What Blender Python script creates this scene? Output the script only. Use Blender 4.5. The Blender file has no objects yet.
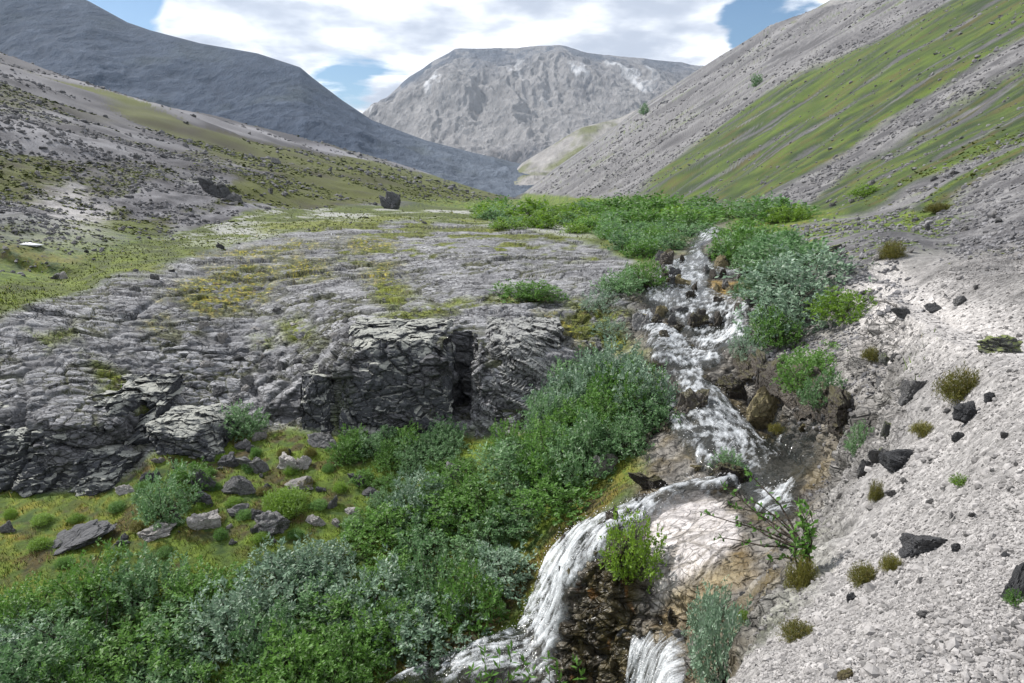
import bpy, math, random
import numpy as np
from mathutils import Vector, Matrix, Euler
f32 = np.float32
random.seed(7)
RNG = np.random.default_rng(11)
scene = bpy.context.scene
COL = scene.collection

# ------------------------------------------------------------------ camera
F_PX = 683.0
PITCH = math.radians(12.4)
CP, SP = math.cos(PITCH), math.sin(PITCH)
W, H_IMG = 1024, 683
cam_d = bpy.data.cameras.new("camera")
cam_d.sensor_width = 36.0
cam_d.lens = 24.0
cam_d.clip_start = 0.05
cam_d.clip_end = 20000
cam = bpy.data.objects.new("camera", cam_d)
COL.objects.link(cam)
cam.rotation_euler = (math.radians(90) - PITCH, 0, 0)
scene.camera = cam

def ue(px, py):
    """sight line of a photo point as slopes: u = X/Y, e = Z/Y"""
    a = (np.asarray(px, float) - 512) / F_PX
    b = (341.5 - np.asarray(py, float)) / F_PX
    yy = b * SP + CP
    return a / yy, (b * CP - SP) / yy

# ------------------------------------------------------------------ numpy noise
def _h(ix, iy, iz, seed):
    h = (ix.astype(np.uint32) * np.uint32(374761393) + iy.astype(np.uint32) * np.uint32(668265263)
         + iz.astype(np.uint32) * np.uint32(2147483647) + np.uint32(seed * 1274126177 & 0xffffffff))
    h = (h ^ (h >> np.uint32(13))) * np.uint32(1274126177)
    h = (h ^ (h >> np.uint32(16))) * np.uint32(2246822519)
    return h ^ (h >> np.uint32(15))

def _r(h):
    return (h & np.uint32(0xffffff)).astype(f32) * f32(1 / 16777216.0)

def noise2(x, y, seed=0):
    """value-gradient noise, about -1..1"""
    x = np.asarray(x, f32); y = np.asarray(y, f32)
    fx = np.floor(x); fy = np.floor(y)
    ix = fx.astype(np.int64); iy = fy.astype(np.int64)
    tx = x - fx; ty = y - fy
    sx = tx * tx * tx * (tx * (tx * 6 - 15) + 10); sy = ty * ty * ty * (ty * (ty * 6 - 15) + 10)
    z = np.zeros(1, np.int64)
    def g(dx, dy):
        a = _r(_h(ix + dx, iy + dy, z, seed)) * f32(6.2831853)
        return np.cos(a) * (tx - dx) + np.sin(a) * (ty - dy)
    a = g(0, 0); b = g(1, 0); c = g(0, 1); d = g(1, 1)
    n = a + (b - a) * sx
    m = c + (d - c) * sx
    return (n + (m - n) * sy) * f32(1.5)

def fbm2(x, y, octv=4, seed=0, gain=0.5, lac=2.03):
    s = 0; a = 1.0; t = 0
    for k in range(octv):
        s = s + a * noise2(x, y, seed + k * 17)
        t += a; a *= gain; x = x * lac + 3.1; y = y * lac - 1.7
    return s / t

def ridge2(x, y, octv=4, seed=0, gain=0.5):
    s = 0; a = 1.0; t = 0
    for k in range(octv):
        s = s + a * (1 - 2 * np.abs(noise2(x, y, seed + k * 17)))
        t += a; a *= gain; x = x * 2.03 + 3.1; y = y * 2.03 - 1.7
    return s / t

def worley3(x, y, z, seed=0):
    """F1, F2 and the random number of the nearest cell"""
    x = np.asarray(x, f32); y = np.asarray(y, f32); z = np.asarray(z, f32)
    ix = np.floor(x).astype(np.int32); iy = np.floor(y).astype(np.int32); iz = np.floor(z).astype(np.int32)
    fx = x - ix; fy = y - iy; fz = z - iz
    F1 = np.full(x.shape, 9, f32); F2 = F1.copy(); ID = np.zeros(x.shape, np.uint32)
    ox = np.zeros(x.shape, f32); oy = ox.copy(); oz = ox.copy()
    for dz in (-1, 0, 1):
        for dy in (-1, 0, 1):
            for dx in (-1, 0, 1):
                h = _h(ix + dx, iy + dy, iz + dz, seed)
                px = (h & np.uint32(1023)).astype(f32) * f32(1 / 1024) + dx - fx
                py = ((h >> np.uint32(10)) & np.uint32(1023)).astype(f32) * f32(1 / 1024) + dy - fy
                pz = ((h >> np.uint32(20)) & np.uint32(1023)).astype(f32) * f32(1 / 1024) + dz - fz
                d = px * px + py * py + pz * pz
                m = d < F1
                F2 = np.where(m, F1, np.minimum(F2, d))
                F1 = np.where(m, d, F1)
                ID = np.where(m, h, ID)
                ox = np.where(m, px, ox); oy = np.where(m, py, oy); oz = np.where(m, pz, oz)
    return np.sqrt(F1), np.sqrt(F2), ID, ox, oy, oz

def worley2(x, y, seed=0):
    x = np.asarray(x, f32); y = np.asarray(y, f32)
    ix = np.floor(x).astype(np.int32); iy = np.floor(y).astype(np.int32)
    fx = x - ix; fy = y - iy; z0 = np.zeros(1, np.int32)
    F1 = np.full(x.shape, 9, f32); F2 = F1.copy(); ID = np.zeros(x.shape, np.uint32)
    for dy in (-1, 0, 1):
        for dx in (-1, 0, 1):
            h = _h(ix + dx, iy + dy, z0, seed)
            px = (h & np.uint32(1023)).astype(f32) * f32(1 / 1024) + dx - fx
            py = ((h >> np.uint32(10)) & np.uint32(1023)).astype(f32) * f32(1 / 1024) + dy - fy
            d = px * px + py * py
            m = d < F1
            F2 = np.where(m, F1, np.minimum(F2, d))
            F1 = np.where(m, d, F1); ID = np.where(m, h, ID)
    return np.sqrt(F1), np.sqrt(F2), ID

def sstep(a, b, x):
    t = np.clip((x - a) / (b - a), 0, 1)
    return t * t * (3 - 2 * t)

def smax(a, b, k):
    h = np.clip(0.5 + 0.5 * (a - b) / k, 0, 1)
    return b + (a - b) * h + k * h * (1 - h)

def smin(a, b, k):
    return -smax(-a, -b, k)

# ------------------------------------------------------------------ thin plate fit of the ground
def tps_fit(P, q, lam=2e-5):
    n = len(P)
    d = np.linalg.norm(P[:, None] - P[None], axis=2)
    K = np.where(d > 0, d * d * np.log(d + 1e-12), 0) + lam * np.eye(n)
    A = np.zeros((n + 3, n + 3)); A[:n, :n] = K
    A[:n, n] = 1; A[:n, n + 1:] = P; A[n, :n] = 1; A[n + 1:, :n] = P.T
    return np.linalg.solve(A, np.concatenate([q, [0, 0, 0]]))

def tps_eval(P, w, Q):
    out = np.empty(len(Q)); n = len(P)
    for i in range(0, len(Q), 20000):
        q = Q[i:i + 20000]
        d2 = ((q[:, None] - P[None]) ** 2).sum(2) + 1e-14
        out[i:i + 20000] = (0.5 * d2 * np.log(d2)) @ w[:n] + w[n] + q @ w[n + 1:]
    return out

QOFF = 8.0
def ctrl(lst):
    P = []; q = []
    for c in lst:
        if c[0] == 'w':
            X, Y, Z = c[1:]
            u = X / Y
        else:
            px, py, m, v = c
            u, e = ue(px, py)
            Y = v / e if m == 'z' else v
            Z = e * Y
        P.append((1.6 * float(u), math.log(Y))); q.append(Z / (Y + QOFF))
    return np.array(P), np.array(q)
z_, y_ = 'z', 'y'
COMMON = [
    # foot of the photographer and the scree bank
    ('w', 0, .7, -1.68), ('w', -.8, .75, -1.75), ('w', .9, .75, -1.6), ('w', 0, 1.4, -1.75), ('w', -1.6, 1.5, -2.6), ('w', 2.0, 1.5, -1.45),
    (1015, 678, z_, -1.60), (900, 680, z_, -1.72), (800, 680, z_, -2.0), (752, 681, z_, -2.35),
    (1020, 600, z_, -1.52), (930, 545, z_, -1.85), (850, 600, z_, -2.15), (800, 640, z_, -2.35), (845, 545, z_, -2.45),
    (1020, 500, z_, -1.46), (930, 470, z_, -1.95), (880, 480, z_, -2.3), (985, 400, z_, -1.55), (1022, 420, z_, -1.35),
    (935, 395, z_, -1.9), (880, 400, z_, -2.45), (850, 465, z_, -3.4), (838, 500, z_, -3.2), (820, 545, z_, -3.0),
    (940, 320, z_, -1.62), (1020, 345, z_, -1.42), (870, 330, z_, -2.25), (885, 270, z_, -1.75), (840, 330, z_, -2.9),
    (850, 380, z_, -3.3), (835, 420, z_, -3.8), (870, 430, z_, -3.1), (800, 330, z_, -3.1), (790, 380, z_, -3.75),
    (830, 250, z_, -1.75), (780, 235, z_, -1.75), (880, 235, z_, -1.2),
    ('w', 2.6, 2.2, -1.25), ('w', 5, 3, -.9), ('w', 9, 6, -.2), ('w', 15, 10, .6), ('w', 3.8, 3.2, -1.3), ('w', 7, 7, -1.0), ('w', 8.6, 11.5, -1.35), ('w', 9.6, 13.5, -1.35), ('w', 11, 16, -1.45), ('w', 12, 11.5, -.4),
    # lower right gully
    (790, 575, z_, -3.45), (765, 600, z_, -3.55), (720, 640, z_, -4.1), (735, 595, z_, -4.35), (760, 540, z_, -4.25), (800, 515, z_, -4.15),
    (700, 680, z_, -4.6), (655, 655, z_, -5.6), (650, 681, z_, -5.95), (690, 610, z_, -4.75),
    (690, 540, z_, -4.5), (650, 580, z_, -4.9), (720, 520, z_, -4.4), (665, 500, z_, -4.45), (640, 530, z_, -4.75),
    (610, 580, z_, -4.95), (625, 600, z_, -5.2), (600, 660, z_, -6.1), (630, 640, z_, -5.6), (580, 676, z_, -6.35),
    # falls
    (640, 512, z_, -4.6), (610, 530, z_, -4.75), (588, 548, z_, -4.95), (575, 570, z_, -5.2), (560, 610, z_, -5.85), (540, 645, z_, -6.3), (520, 676, z_, -6.5), (440, 668, z_, -6.6),
    (480, 640, z_, -6.35), (395, 665, z_, -6.6),
    # pools and chutes
    (770, 465, z_, -4.35), (800, 450, z_, -4.35), (820, 450, z_, -4.33), (790, 490, z_, -4.37), (755, 450, z_, -4.3), (730, 425, z_, -4.12), (705, 400, z_, -3.92), (690, 378, z_, -3.8), (680, 357, z_, -3.75),
    (700, 440, z_, -4.2), (670, 470, z_, -4.35), (640, 470, z_, -4.5), (650, 420, z_, -4.3), (680, 495, z_, -4.45), (630, 495, z_, -4.55),
    (650, 340, z_, -3.6), (730, 340, z_, -3.6), (725, 327, z_, -3.45), (715, 308, z_, -3.15), (655, 312, z_, -3.3), (700, 290, z_, -3.02), (650, 292, z_, -3.0), (740, 292, z_, -3.0), (700, 275, z_, -2.8), (735, 268, z_, -2.7), (660, 268, z_, -2.75),
    (690, 252, z_, -2.5), (700, 238, z_, -2.25), (715, 229, z_, -2.0), (720, 222, z_, -1.9),
    (750, 330, z_, -3.1), (770, 365, z_, -3.6), (800, 400, z_, -4.0), (770, 400, z_, -4.15), (755, 300, z_, -2.75), (790, 290, z_, -2.45), (830, 290, z_, -2.25), (760, 265, z_, -2.3), (740, 245, z_, -2.1),
    # far valley floor
    (690, 215, z_, -2.0), (620, 215, y_, 58), (560, 211, y_, 75), (500, 209, y_, 85), (640, 206, y_, 100), (560, 205, y_, 110), (510, 203, y_, 200), (509, 198, y_, 500), (509, 195, y_, 1200),
    (760, 213, y_, 55), (830, 205, y_, 45), (610, 235, y_, 38), (640, 250, y_, 30), (600, 260, y_, 27),
    (440, 208, y_, 80), (400, 207, y_, 70), (350, 207, y_, 62), (470, 204, y_, 130),
    # left hollow behind the slab
    (230, 205, y_, 48), (120, 215, y_, 38), (0, 245, y_, 26), (60, 275, y_, 24), (130, 245, y_, 31), (210, 225, y_, 40),
]
LOWER = [
    (150, 520, z_, -6.1), (60, 530, z_, -6.25), (0, 540, z_, -6.3), (100, 500, z_, -6.1), (0, 485, z_, -6.15), (100, 580, z_, -6.5), (0, 600, z_, -6.6), (0, 682, z_, -6.8), (100, 670, z_, -6.9), (200, 640, z_, -6.8), (300, 670, z_, -6.8), (300, 610, z_, -6.7), (350, 600, z_, -6.65),
    (200, 560, z_, -6.3), (270, 530, z_, -6.15), (200, 490, z_, -5.9), (290, 470, z_, -5.75), (250, 440, z_, -5.6), (330, 440, z_, -5.55), (400, 440, z_, -5.55), (380, 490, z_, -5.9), (450, 450, z_, -5.55),
    (180, 420, z_, -5.3), (140, 400, z_, -4.95), (200, 445, z_, -5.65), (440, 530, z_, -6.2), (500, 500, z_, -5.7), (480, 560, z_, -6.2), (530, 530, z_, -5.75), (560, 490, z_, -5.25), (600, 480, z_, -4.9), (555, 455, z_, -5.1), (600, 440, z_, -4.7), (630, 420, z_, -4.45), (525, 570, z_, -6.0), (500, 610, z_, -6.4), (430, 630, z_, -6.6),
    (480, 435, z_, -5.4), (540, 430, z_, -5.1),
    ('w', -14, 18, -5.2), ('w', -8, 18, -5.2), ('w', -3, 18, -5.0), ('w', -13, 24, -5), ('w', -6, 24, -4.6), ('w', 0, 24, -4.2), ('w', 1.2, 18, -4.6),
    (600, 385, z_, -4.4), (620, 350, z_, -3.95),
    ('w', -20, 14, -6.2), ('w', -16, 9, -6.8), ('w', -6, 5, -7.2), ('w', -3, 3.2, -5.0), ('w', -9, 6, -7.3), ('w', -1.5, 4.5, -6.9), ('w', -.2, 6.2, -6.75), ('w', -4, 2.5, -4.5),
]
UPPER = [
    (0, 400, y_, 14.5), (60, 405, y_, 14.3), (110, 420, y_, 14.2), (150, 415, y_, 14.9), (190, 405, y_, 16.3), (230, 405, y_, 16.4), (280, 395, y_, 16.2), (325, 370, y_, 15.9),
    (345, 345, y_, 15.9), (400, 347, y_, 15.6), (440, 345, y_, 15.7), (375, 320, y_, 17.6), (440, 318, y_, 18), (330, 340, y_, 17.2), (470, 345, y_, 15.9), (470, 320, y_, 17.8),
    (520, 360, y_, 15.6), (540, 330, y_, 17.6), (500, 315, y_, 18.4), (570, 340, y_, 17.2), (560, 375, y_, 15.2), (520, 400, y_, 14.7), (590, 360, y_, 16.2), (590, 320, y_, 19),
    (0, 340, y_, 16.6), (100, 350, y_, 17), (200, 360, y_, 17.6), (270, 350, y_, 18.2), (50, 310, y_, 18.6), (150, 300, y_, 20.5), (250, 310, y_, 21), (330, 300, y_, 20.5), (0, 305, y_, 18),
    (110, 272, y_, 23), (200, 258, y_, 27), (300, 270, y_, 26), (400, 285, y_, 23), (480, 290, y_, 21.5), (540, 300, y_, 20.5), (300, 240, y_, 33), (400, 240, y_, 34), (480, 250, y_, 30), (540, 265, y_, 26), (300, 222, y_, 42), (400, 222, y_, 44), (480, 226, y_, 42), (550, 232, y_, 38), (300, 212, y_, 52),
    (620, 270, y_, 24), (620, 300, y_, 19.6), (640, 350, y_, 14.8), (620, 350, z_, -3.95), (600, 385, z_, -4.4), (630, 420, z_, -4.45), (600, 440, z_, -4.7), (600, 480, z_, -4.9), (560, 490, z_, -5.25),
    ('w', -20, 14, -4.6), ('w', -16, 9, -5.5), ('w', -6, 8, -5.5), ('w', -2, 11, -5), (500, 610, z_, -6.4), (525, 570, z_, -6.0), ('w', -26, 22, -2.6),
]
PL, QL = ctrl(COMMON + LOWER); PU, QU = ctrl(COMMON + UPPER)
WL = tps_fit(PL, QL); WU = tps_fit(PU, QU)

NU, NV = 420, 1500
U0, U1, V0, V1 = -1.7, 1.7, math.log(0.6), math.log(2200)
gu = np.linspace(U0, U1, NU); gv = np.linspace(V0, V1, NV)
# the smooth fits are evaluated coarsely, then refined
cu = np.linspace(U0, U1, 211); cv = np.linspace(V0, V1, 260)
CU, CV = np.meshgrid(cu, cv, indexing='ij')
Qp = np.stack([1.6 * CU.ravel(), CV.ravel()], 1)
def refine(a):
    b = np.empty((NU, cv.size))
    for j in range(cv.size): b[:, j] = np.interp(gu, cu, a[:, j])
    c = np.empty((NU, NV))
    for i in range(NU): c[i] = np.interp(gv, cv, b[i])
    return c
EL = refine(tps_eval(PL, WL, Qp).reshape(CU.shape))
EU = refine(tps_eval(PU, WU, Qp).reshape(CU.shape))
GU, GV = np.meshgrid(gu, gv, indexing='ij')
GY = np.exp(GV); GX = GU * GY
ZL = EL * (GY + QOFF); ZU = EU * (GY + QOFF)
# cliff foot line
CLIFF = [(-200, 480, -6.1), (0, 484, -6.15), (60, 490, -6.12), (105, 490, -6.1), (125, 474, -6.0), (150, 455, -5.85), (175, 440, -5.6), (200, 432, -5.55), (240, 428, -5.55), (280, 424, -5.5),
         (315, 424, -5.5), (340, 432, -5.52), (400, 436, -5.55), (445, 432, -5.5), (470, 436, -5.5), (500, 436, -5.35), (540, 424, -5.05), (580, 400, -4.6), (640, 375, -4.2)]
cl_u = []; cl_v = []
for px, py, Z in CLIFF:
    u, e = ue(px, py); cl_u.append(float(u)); cl_v.append(Z / float(e))
def cliff_y(u, X):
    y = np.interp(u, cl_u, cl_v)
    ph = (noise2(X * 0.9, X * 0 + 3.3, 5) * .35 + noise2(X * 2.3, X * 0 + 8.3, 6) * .14)
    gully = 1.7 * np.exp(-((X + 1.22) / .30) ** 4)                    # the dark cleft beside the block
    return y + ph * .6 + gully
CY = cliff_y(GU, GX)
cw = 0.42 + .9 * sstep(-1.0, .2, GX)                                    # the right-hand face leans back
S = sstep(0, 1, (GY - CY) / cw)
# ledges in the face
S = S + .055 * np.sin(S * 9.4 + noise2(GX * .6, GY * 0, 9) * 2.5) * np.sin(np.pi * S)
Sx = np.where(GU > .22, 1.0, S)
Zg = ZL + (ZU - ZL) * np.clip(Sx, 0, 1)
Zg = np.where((GU > .13) & (GU <= .22), Zg * (1 - sstep(.13, .22, GU)) + ZU * sstep(.13, .22, GU), Zg)
# hills of the valley
skyL_u = [-1.7, -.70, -.60, -.481, -.36, -.25, -.12, -.017, .05, .2]
skyL_e = [.44, .187, .150, .112, .090, .066, .034, .006, -.03, -.2]
skyR_u = [-.2, -.02, .0, .03, .061, .10, .15, .19, .236, .30, .356, .41, .466, .6, .8, 1.7]
skyR_e = [-.2, -.03, -.012, .012, .0338, .060, .0936, .124, .154, .191, .223, .239, .249, .29, .37, .75]
eskyL = np.interp(GU, skyL_u, skyL_e); eskyR = np.interp(GU, skyR_u, skyR_e)
ft = np.interp(GY, [0, 6.5, 10, 15, 30, 48, 107, 300, 1000], [6.5, 7.2, 7.9, 9.3, 14.5, 19, 20, 10, 0])
sl = np.interp(GY, [0, 10, 20, 60], [.34, .42, .55, .68])
eR = (sl * (GX - ft) - 1.9) / GY
eL = (.31 * (-GX) - 6.6 - .9 * sstep(60, 20, GY)) / GY
near = sstep(12, 24, GY)
crL = np.interp(GU, [-1.7, -.7, -.48, -.25, 0, .3], [150, 230, 200, 420, 800, 800])
crR = np.interp(GU, [0, .06, .15, .236, .356, .466, 1.7], [1400, 1300, 900, 700, 490, 250, 200])
capL = eskyL - .12 * np.maximum(0, np.log(GY / crL)); capR = eskyR - .3 * np.maximum(0, np.log(GY / crR))
eL = smin(eL, capL, .006); eR = smin(eR, capR, .008)
Eg = Zg / GY
kk = .012
eLm = eL - (1 - near) * 5
Eg = np.where(GU < .1, smax(Eg, eLm, kk), Eg)
Eg = np.where(GU > -.1, smax(Eg, eR - 5 * (1 - sstep(4, 9, GY)) - 5 * (1 - sstep(1.5, 5, GX)), .03 - .016 * sstep(12, 40, GY)), Eg)
EG = Eg.astype(f32)

def base_e(u, v):
    """bilinear lookup of the ground's slope Z/Y"""
    fu = np.clip((np.asarray(u) - U0) / (U1 - U0) * (NU - 1), 0, NU - 1.001)
    fv = np.clip((np.asarray(v) - V0) / (V1 - V0) * (NV - 1), 0, NV - 1.001)
    i = fu.astype(int); j = fv.astype(int); a = fu - i; b = fv - j
    return (EG[i, j] * (1 - a) * (1 - b) + EG[i + 1, j] * a * (1 - b) + EG[i, j + 1] * (1 - a) * b + EG[i + 1, j + 1] * a * b)

def ground_z(X, Y):
    Y = np.maximum(np.asarray(Y, float), .61)
    return base_e(np.asarray(X) / Y, np.log(Y)) * Y

VS = np.linspace(V0, V1, 6000)
def hit(px, py):
    """first point of the ground on the sight line of a photo point"""
    u, e = ue(px, py)
    g = base_e(np.full(VS.size, float(u)), VS)
    k = np.argmax(g >= float(e))
    if g[k] < e: return None
    Y = math.exp(VS[k])
    return Vector((float(u) * Y, Y, float(g[k]) * Y))
# ------------------------------------------------------------------ helpers for meshes and materials
def mesh_np(name, V, Fq, mat=None, smooth=True, attrs=None, parent=None, link=True):
    """one mesh object from numpy arrays; Fq is (n,4) or (n,3)"""
    me = bpy.data.meshes.new(name)
    V = np.ascontiguousarray(V, f32); Fq = np.ascontiguousarray(Fq, np.int32)
    n, k = Fq.shape
    me.vertices.add(len(V)); me.vertices.foreach_set('co', V.ravel())
    me.loops.add(n * k); me.loops.foreach_set('vertex_index', Fq.ravel())
    me.polygons.add(n); me.polygons.foreach_set('loop_start', np.arange(0, n * k, k, dtype=np.int32))
    me.polygons.foreach_set('use_smooth', np.full(n, smooth, bool))
    for an, arr in (attrs or {}).items():
        arr = np.asarray(arr, f32)
        if arr.shape[1] == 3: arr = np.concatenate([arr, np.ones((len(arr), 1), f32)], 1)
        at = me.attributes.new(an, 'FLOAT_COLOR', 'POINT')
        at.data.foreach_set('color', np.ascontiguousarray(arr, f32).ravel())
    me.update(calc_edges=True)
    if mat: me.materials.append(mat)
    o = bpy.data.objects.new(name, me)
    if link: COL.objects.link(o)
    if parent: o.parent = parent
    return o

def tag(o, label=None, cat=None, group=None, kind=None):
    if label: o['label'] = label
    if cat: o['category'] = cat
    if group: o['group'] = group
    if kind: o['kind'] = kind
    return o

def empty(name, loc=(0, 0, 0), rz=0.0):
    o = bpy.data.objects.new(name, None); COL.objects.link(o)
    o.location = loc; o.rotation_euler = (0, 0, rz); o.empty_display_size = .1
    return o

class NT:
    """small node-tree writer"""
    def __init__(self, name):
        self.m = bpy.data.materials.new(name); self.m.use_nodes = True
        self.t = self.m.node_tree; self.t.nodes.clear()
        self.out = self.n('ShaderNodeOutputMaterial')
    def n(self, typ, **kw):
        nd = self.t.nodes.new(typ)
        for k, v in kw.items():
            if k.startswith('i_'):
                key = k[2:]
                key = int(key) if key.isdigit() else key.replace('_', ' ')
                s = nd.inputs[key]
                if hasattr(v, 'is_output'): self.t.links.new(v, s)
                else: s.default_value = v
            else: setattr(nd, k, v)
        return nd
    def link(self, a, b): self.t.links.new(a, b)
    def attr(self, name): return self.n('ShaderNodeAttribute', attribute_name=name)
    def noise(self, vec, scale, detail=3, rough=.55): return self.n('ShaderNodeTexNoise', i_Vector=vec, i_Scale=scale, i_Detail=detail, i_Roughness=rough).outputs[0]
    def math(self, op, a, b=0.0, c=0.0):
        return self.n('ShaderNodeMath', operation=op, i_0=a, i_1=b, i_2=c).outputs[0]
    def rng(self, v, a, b, c, d): return self.n('ShaderNodeMapRange', i_0=v, i_1=a, i_2=b, i_3=c, i_4=d).outputs[0]
    def mix(self, fac, a, b, blend='MIX'):
        nd = self.n('ShaderNodeMix', data_type='RGBA', blend_type=blend)
        for s, v in ((nd.inputs[0], fac), (nd.inputs[6], a), (nd.inputs[7], b)):
            if hasattr(v, 'is_output'): self.link(v, s)
            else: s.default_value = v
        return nd.outputs[2]

# ------------------------------------------------------------------ the ground sheet: columns fan out, rows follow the slope
uu = np.concatenate([np.linspace(-1.65, -.93, 50)[:-1], np.linspace(-.93, .93, 1180), np.linspace(.93, 1.65, 50)[1:]])
NR = 1300
vf = np.linspace(math.log(.8), math.log(1500), 3000)
GUf, GVf = np.meshgrid(uu, vf, indexing='ij')
Ef = base_e(GUf, GVf)
ds = np.abs(np.diff(np.arctan(Ef), axis=1)) + .07 * np.diff(GVf, axis=1) * np.exp(-np.abs(GVf[:, 1:] - 3.0) * .4)
cs = np.concatenate([np.zeros((len(uu), 1)), np.cumsum(ds, axis=1)], 1)
rows = np.empty((len(uu), NR))
for i in range(len(uu)):
    rows[i] = np.interp(np.linspace(0, cs[i, -1], NR), cs[i], vf)
# neighbouring columns keep similar rows
for _ in range(2):
    rows[1:-1] = (rows[:-2] + rows[1:-1] * 2 + rows[2:]) / 4
Ug = np.repeat(uu[:, None], NR, 1); Yg = np.exp(rows); Xg = Ug * Yg
Zb = base_e(Ug, rows) * Yg
Pg = np.stack([Xg, Yg, Zb], 2).astype(f32)
def grid_normals(P):
    a = np.gradient(P, axis=0); b = np.gradient(P, axis=1)
    n = np.cross(a, b); n /= np.linalg.norm(n, axis=2, keepdims=True) + 1e-12
    return np.where(n[..., 2:3] < 0, -n, n)
Nb = grid_normals(Pg.astype(float)).astype(f32)
X = Pg[..., 0]; Y = Pg[..., 1]; Z = Pg[..., 2]
V = rows.astype(f32); U = Ug.astype(f32)
print('ground verts', X.size)

# ------------------------------------------------------------------ zones, as outlines on the ground
def outline(pts):
    o = []
    for p in pts:
        h = hit(*p)
        if h is None: continue
        o.append((h.x / h.y, math.log(h.y)))
    return np.array(o)
wu = (fbm2(X * .8, Y * .8, 3, 41) * .5).astype(f32); wv = (fbm2(X * .8, Y * .8, 3, 57) * .5).astype(f32)
def zone(pts, soft=.02, warp=.03):
    """0..1 inside an outline given on the ground, with a ragged soft edge (soft and warp in units of distance)"""
    poly = outline(pts) if not isinstance(pts, np.ndarray) else pts
    lo = poly.min(0) - .2; hi = poly.max(0) + .2
    m = (U > lo[0]) & (U < hi[0]) & (V > lo[1]) & (V < hi[1])
    out = np.zeros(U.shape, f32)
    qu = U[m] + wu[m] * warp; qv = V[m] + wv[m] * warp * 2.0
    n = len(poly); ins = np.zeros(qu.shape, bool); d2 = np.full(qu.shape, 9., f32)
    for i in range(n):
        ax, ay = poly[i]; bx, by = poly[(i + 1) % n]
        if ay != by:
            c = ((ay > qv) != (by > qv)) & (qu < (bx - ax) * (qv - ay) / (by - ay) + ax)
            ins ^= c
        ex, ey = bx - ax, (by - ay)
        t = np.clip(((qu - ax) * ex + (qv - ay) * ey) / (ex * ex + ey * ey + 1e-12), 0, 1)
        dx = qu - ax - t * ex; dy = (qv - ay - t * ey) * .6
        d2 = np.minimum(d2, dx * dx + dy * dy)
    sd = np.sqrt(d2) * np.where(ins, 1, -1)
    out[m] = sstep(-soft, soft, sd)
    return out
def line_zone(pts, half, soft=None, warp=0.0):
    """band of a given half width in metres along a line on the ground; also the distance run along it"""
    poly = [hit(*p) for p in pts]
    poly = [p for p in poly if p is not None]
    best = np.full(X.shape, 1e6, f32); along = np.zeros(X.shape, f32); run = 0.0
    qx = X + wu * warp; qy = Y + wv * warp
    for a, b in zip(poly[:-1], poly[1:]):
        ex, ey = b.x - a.x, b.y - a.y; L = math.hypot(ex, ey) + 1e-9
        t = np.clip(((qx - a.x) * ex + (qy - a.y) * ey) / (L * L), 0, 1)
        d = np.hypot(qx - a.x - t * ex, qy - a.y - t * ey)
        m = d < best
        best = np.where(m, d, best); along = np.where(m, run + t * L, along); run += L
    soft = soft or half * .5
    return sstep(half + soft, half - soft, best), along
Z_slab = zone([(-80, 496), (0, 488), (100, 494), (128, 476), (150, 458), (178, 442), (250, 426), (330, 432), (450, 436), (545, 428), (590, 402), (600, 365), (640, 345), (640, 300), (645, 268), (580, 240), (500, 226), (420, 222), (320, 229), (250, 242), (170, 264), (90, 290), (0, 320), (-80, 345)], .012, .02)
Z_band = zone([(-80, 345), (0, 318), (90, 290), (170, 264), (250, 242), (320, 229), (420, 222), (500, 226), (580, 240), (640, 262), (680, 240), (690, 214), (600, 207), (500, 206), (400, 207), (300, 208), (215, 222), (150, 240), (100, 255), (30, 280), (-40, 295)], .012, .02)
Z_scree = zone([(742, 690), (765, 650), (800, 610), (835, 540), (838, 505), (856, 470), (900, 445), (915, 420), (915, 370), (905, 330), (888, 300), (890, 276), (940, 262), (1030, 235), (1250, 180), (1600, 300), (1600, 690)], .05, .06)
Z_scree = np.maximum(Z_scree, sstep(4.2, 3.4, np.hypot(X - 1.2, Y)) * sstep(-1.0, 0.3, X - (1.9 - Y) * -.25))
Z_bank = zone([(735, 690), (765, 600), (790, 520), (815, 495), (838, 470), (848, 440), (800, 400), (745, 360), (745, 310), (790, 260), (860, 235), (900, 230), (905, 300), (905, 400), (880, 470), (850, 530), (820, 600), (770, 690)], .03, .05)
Z_path, _ = line_zone([(1200, 372), (1024, 347), (975, 335), (930, 318), (895, 298), (882, 278), (878, 266)], .50, .25, .25)
Z_bed = zone([(440, 690), (500, 650), (545, 590), (575, 540), (625, 505), (640, 465), (640, 420), (650, 380), (628, 335), (628, 312), (640, 290), (650, 262), (680, 250), (690, 228), (725, 218), (728, 240), (712, 250), (745, 264), (765, 290), (760, 320), (745, 350), (800, 395), (850, 440), (835, 475), (815, 505), (812, 545), (790, 590), (760, 650), (735, 690)], .025, .03)
Z_pale = zone([(655, 505), (705, 490), (735, 515), (742, 540), (715, 562), (690, 580), (668, 600), (655, 612), (650, 560), (640, 525)], .012, .015)
Z_mossrock = zone([(590, 548), (630, 520), (650, 535), (645, 575), (640, 620), (640, 690), (560, 690), (565, 640), (580, 590)], .02, .03)
Z_algae = zone([(745, 540), (715, 565), (690, 585), (665, 605), (650, 640), (680, 640), (720, 600), (755, 575)], .02, .03)
Z_orange = zone([(708, 282), (740, 278), (755, 292), (748, 304), (712, 300)], .012, .02)
Z_leftgravel = zone([(35, 240), (60, 215), (40, 185), (75, 180), (115, 200), (95, 225), (120, 235), (105, 260), (60, 268), (45, 255)], .03, .06)
Z_leftbrown = zone([(-40, 250), (30, 236), (70, 250), (60, 268), (0, 285), (-40, 290)], .03, .05)
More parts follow.
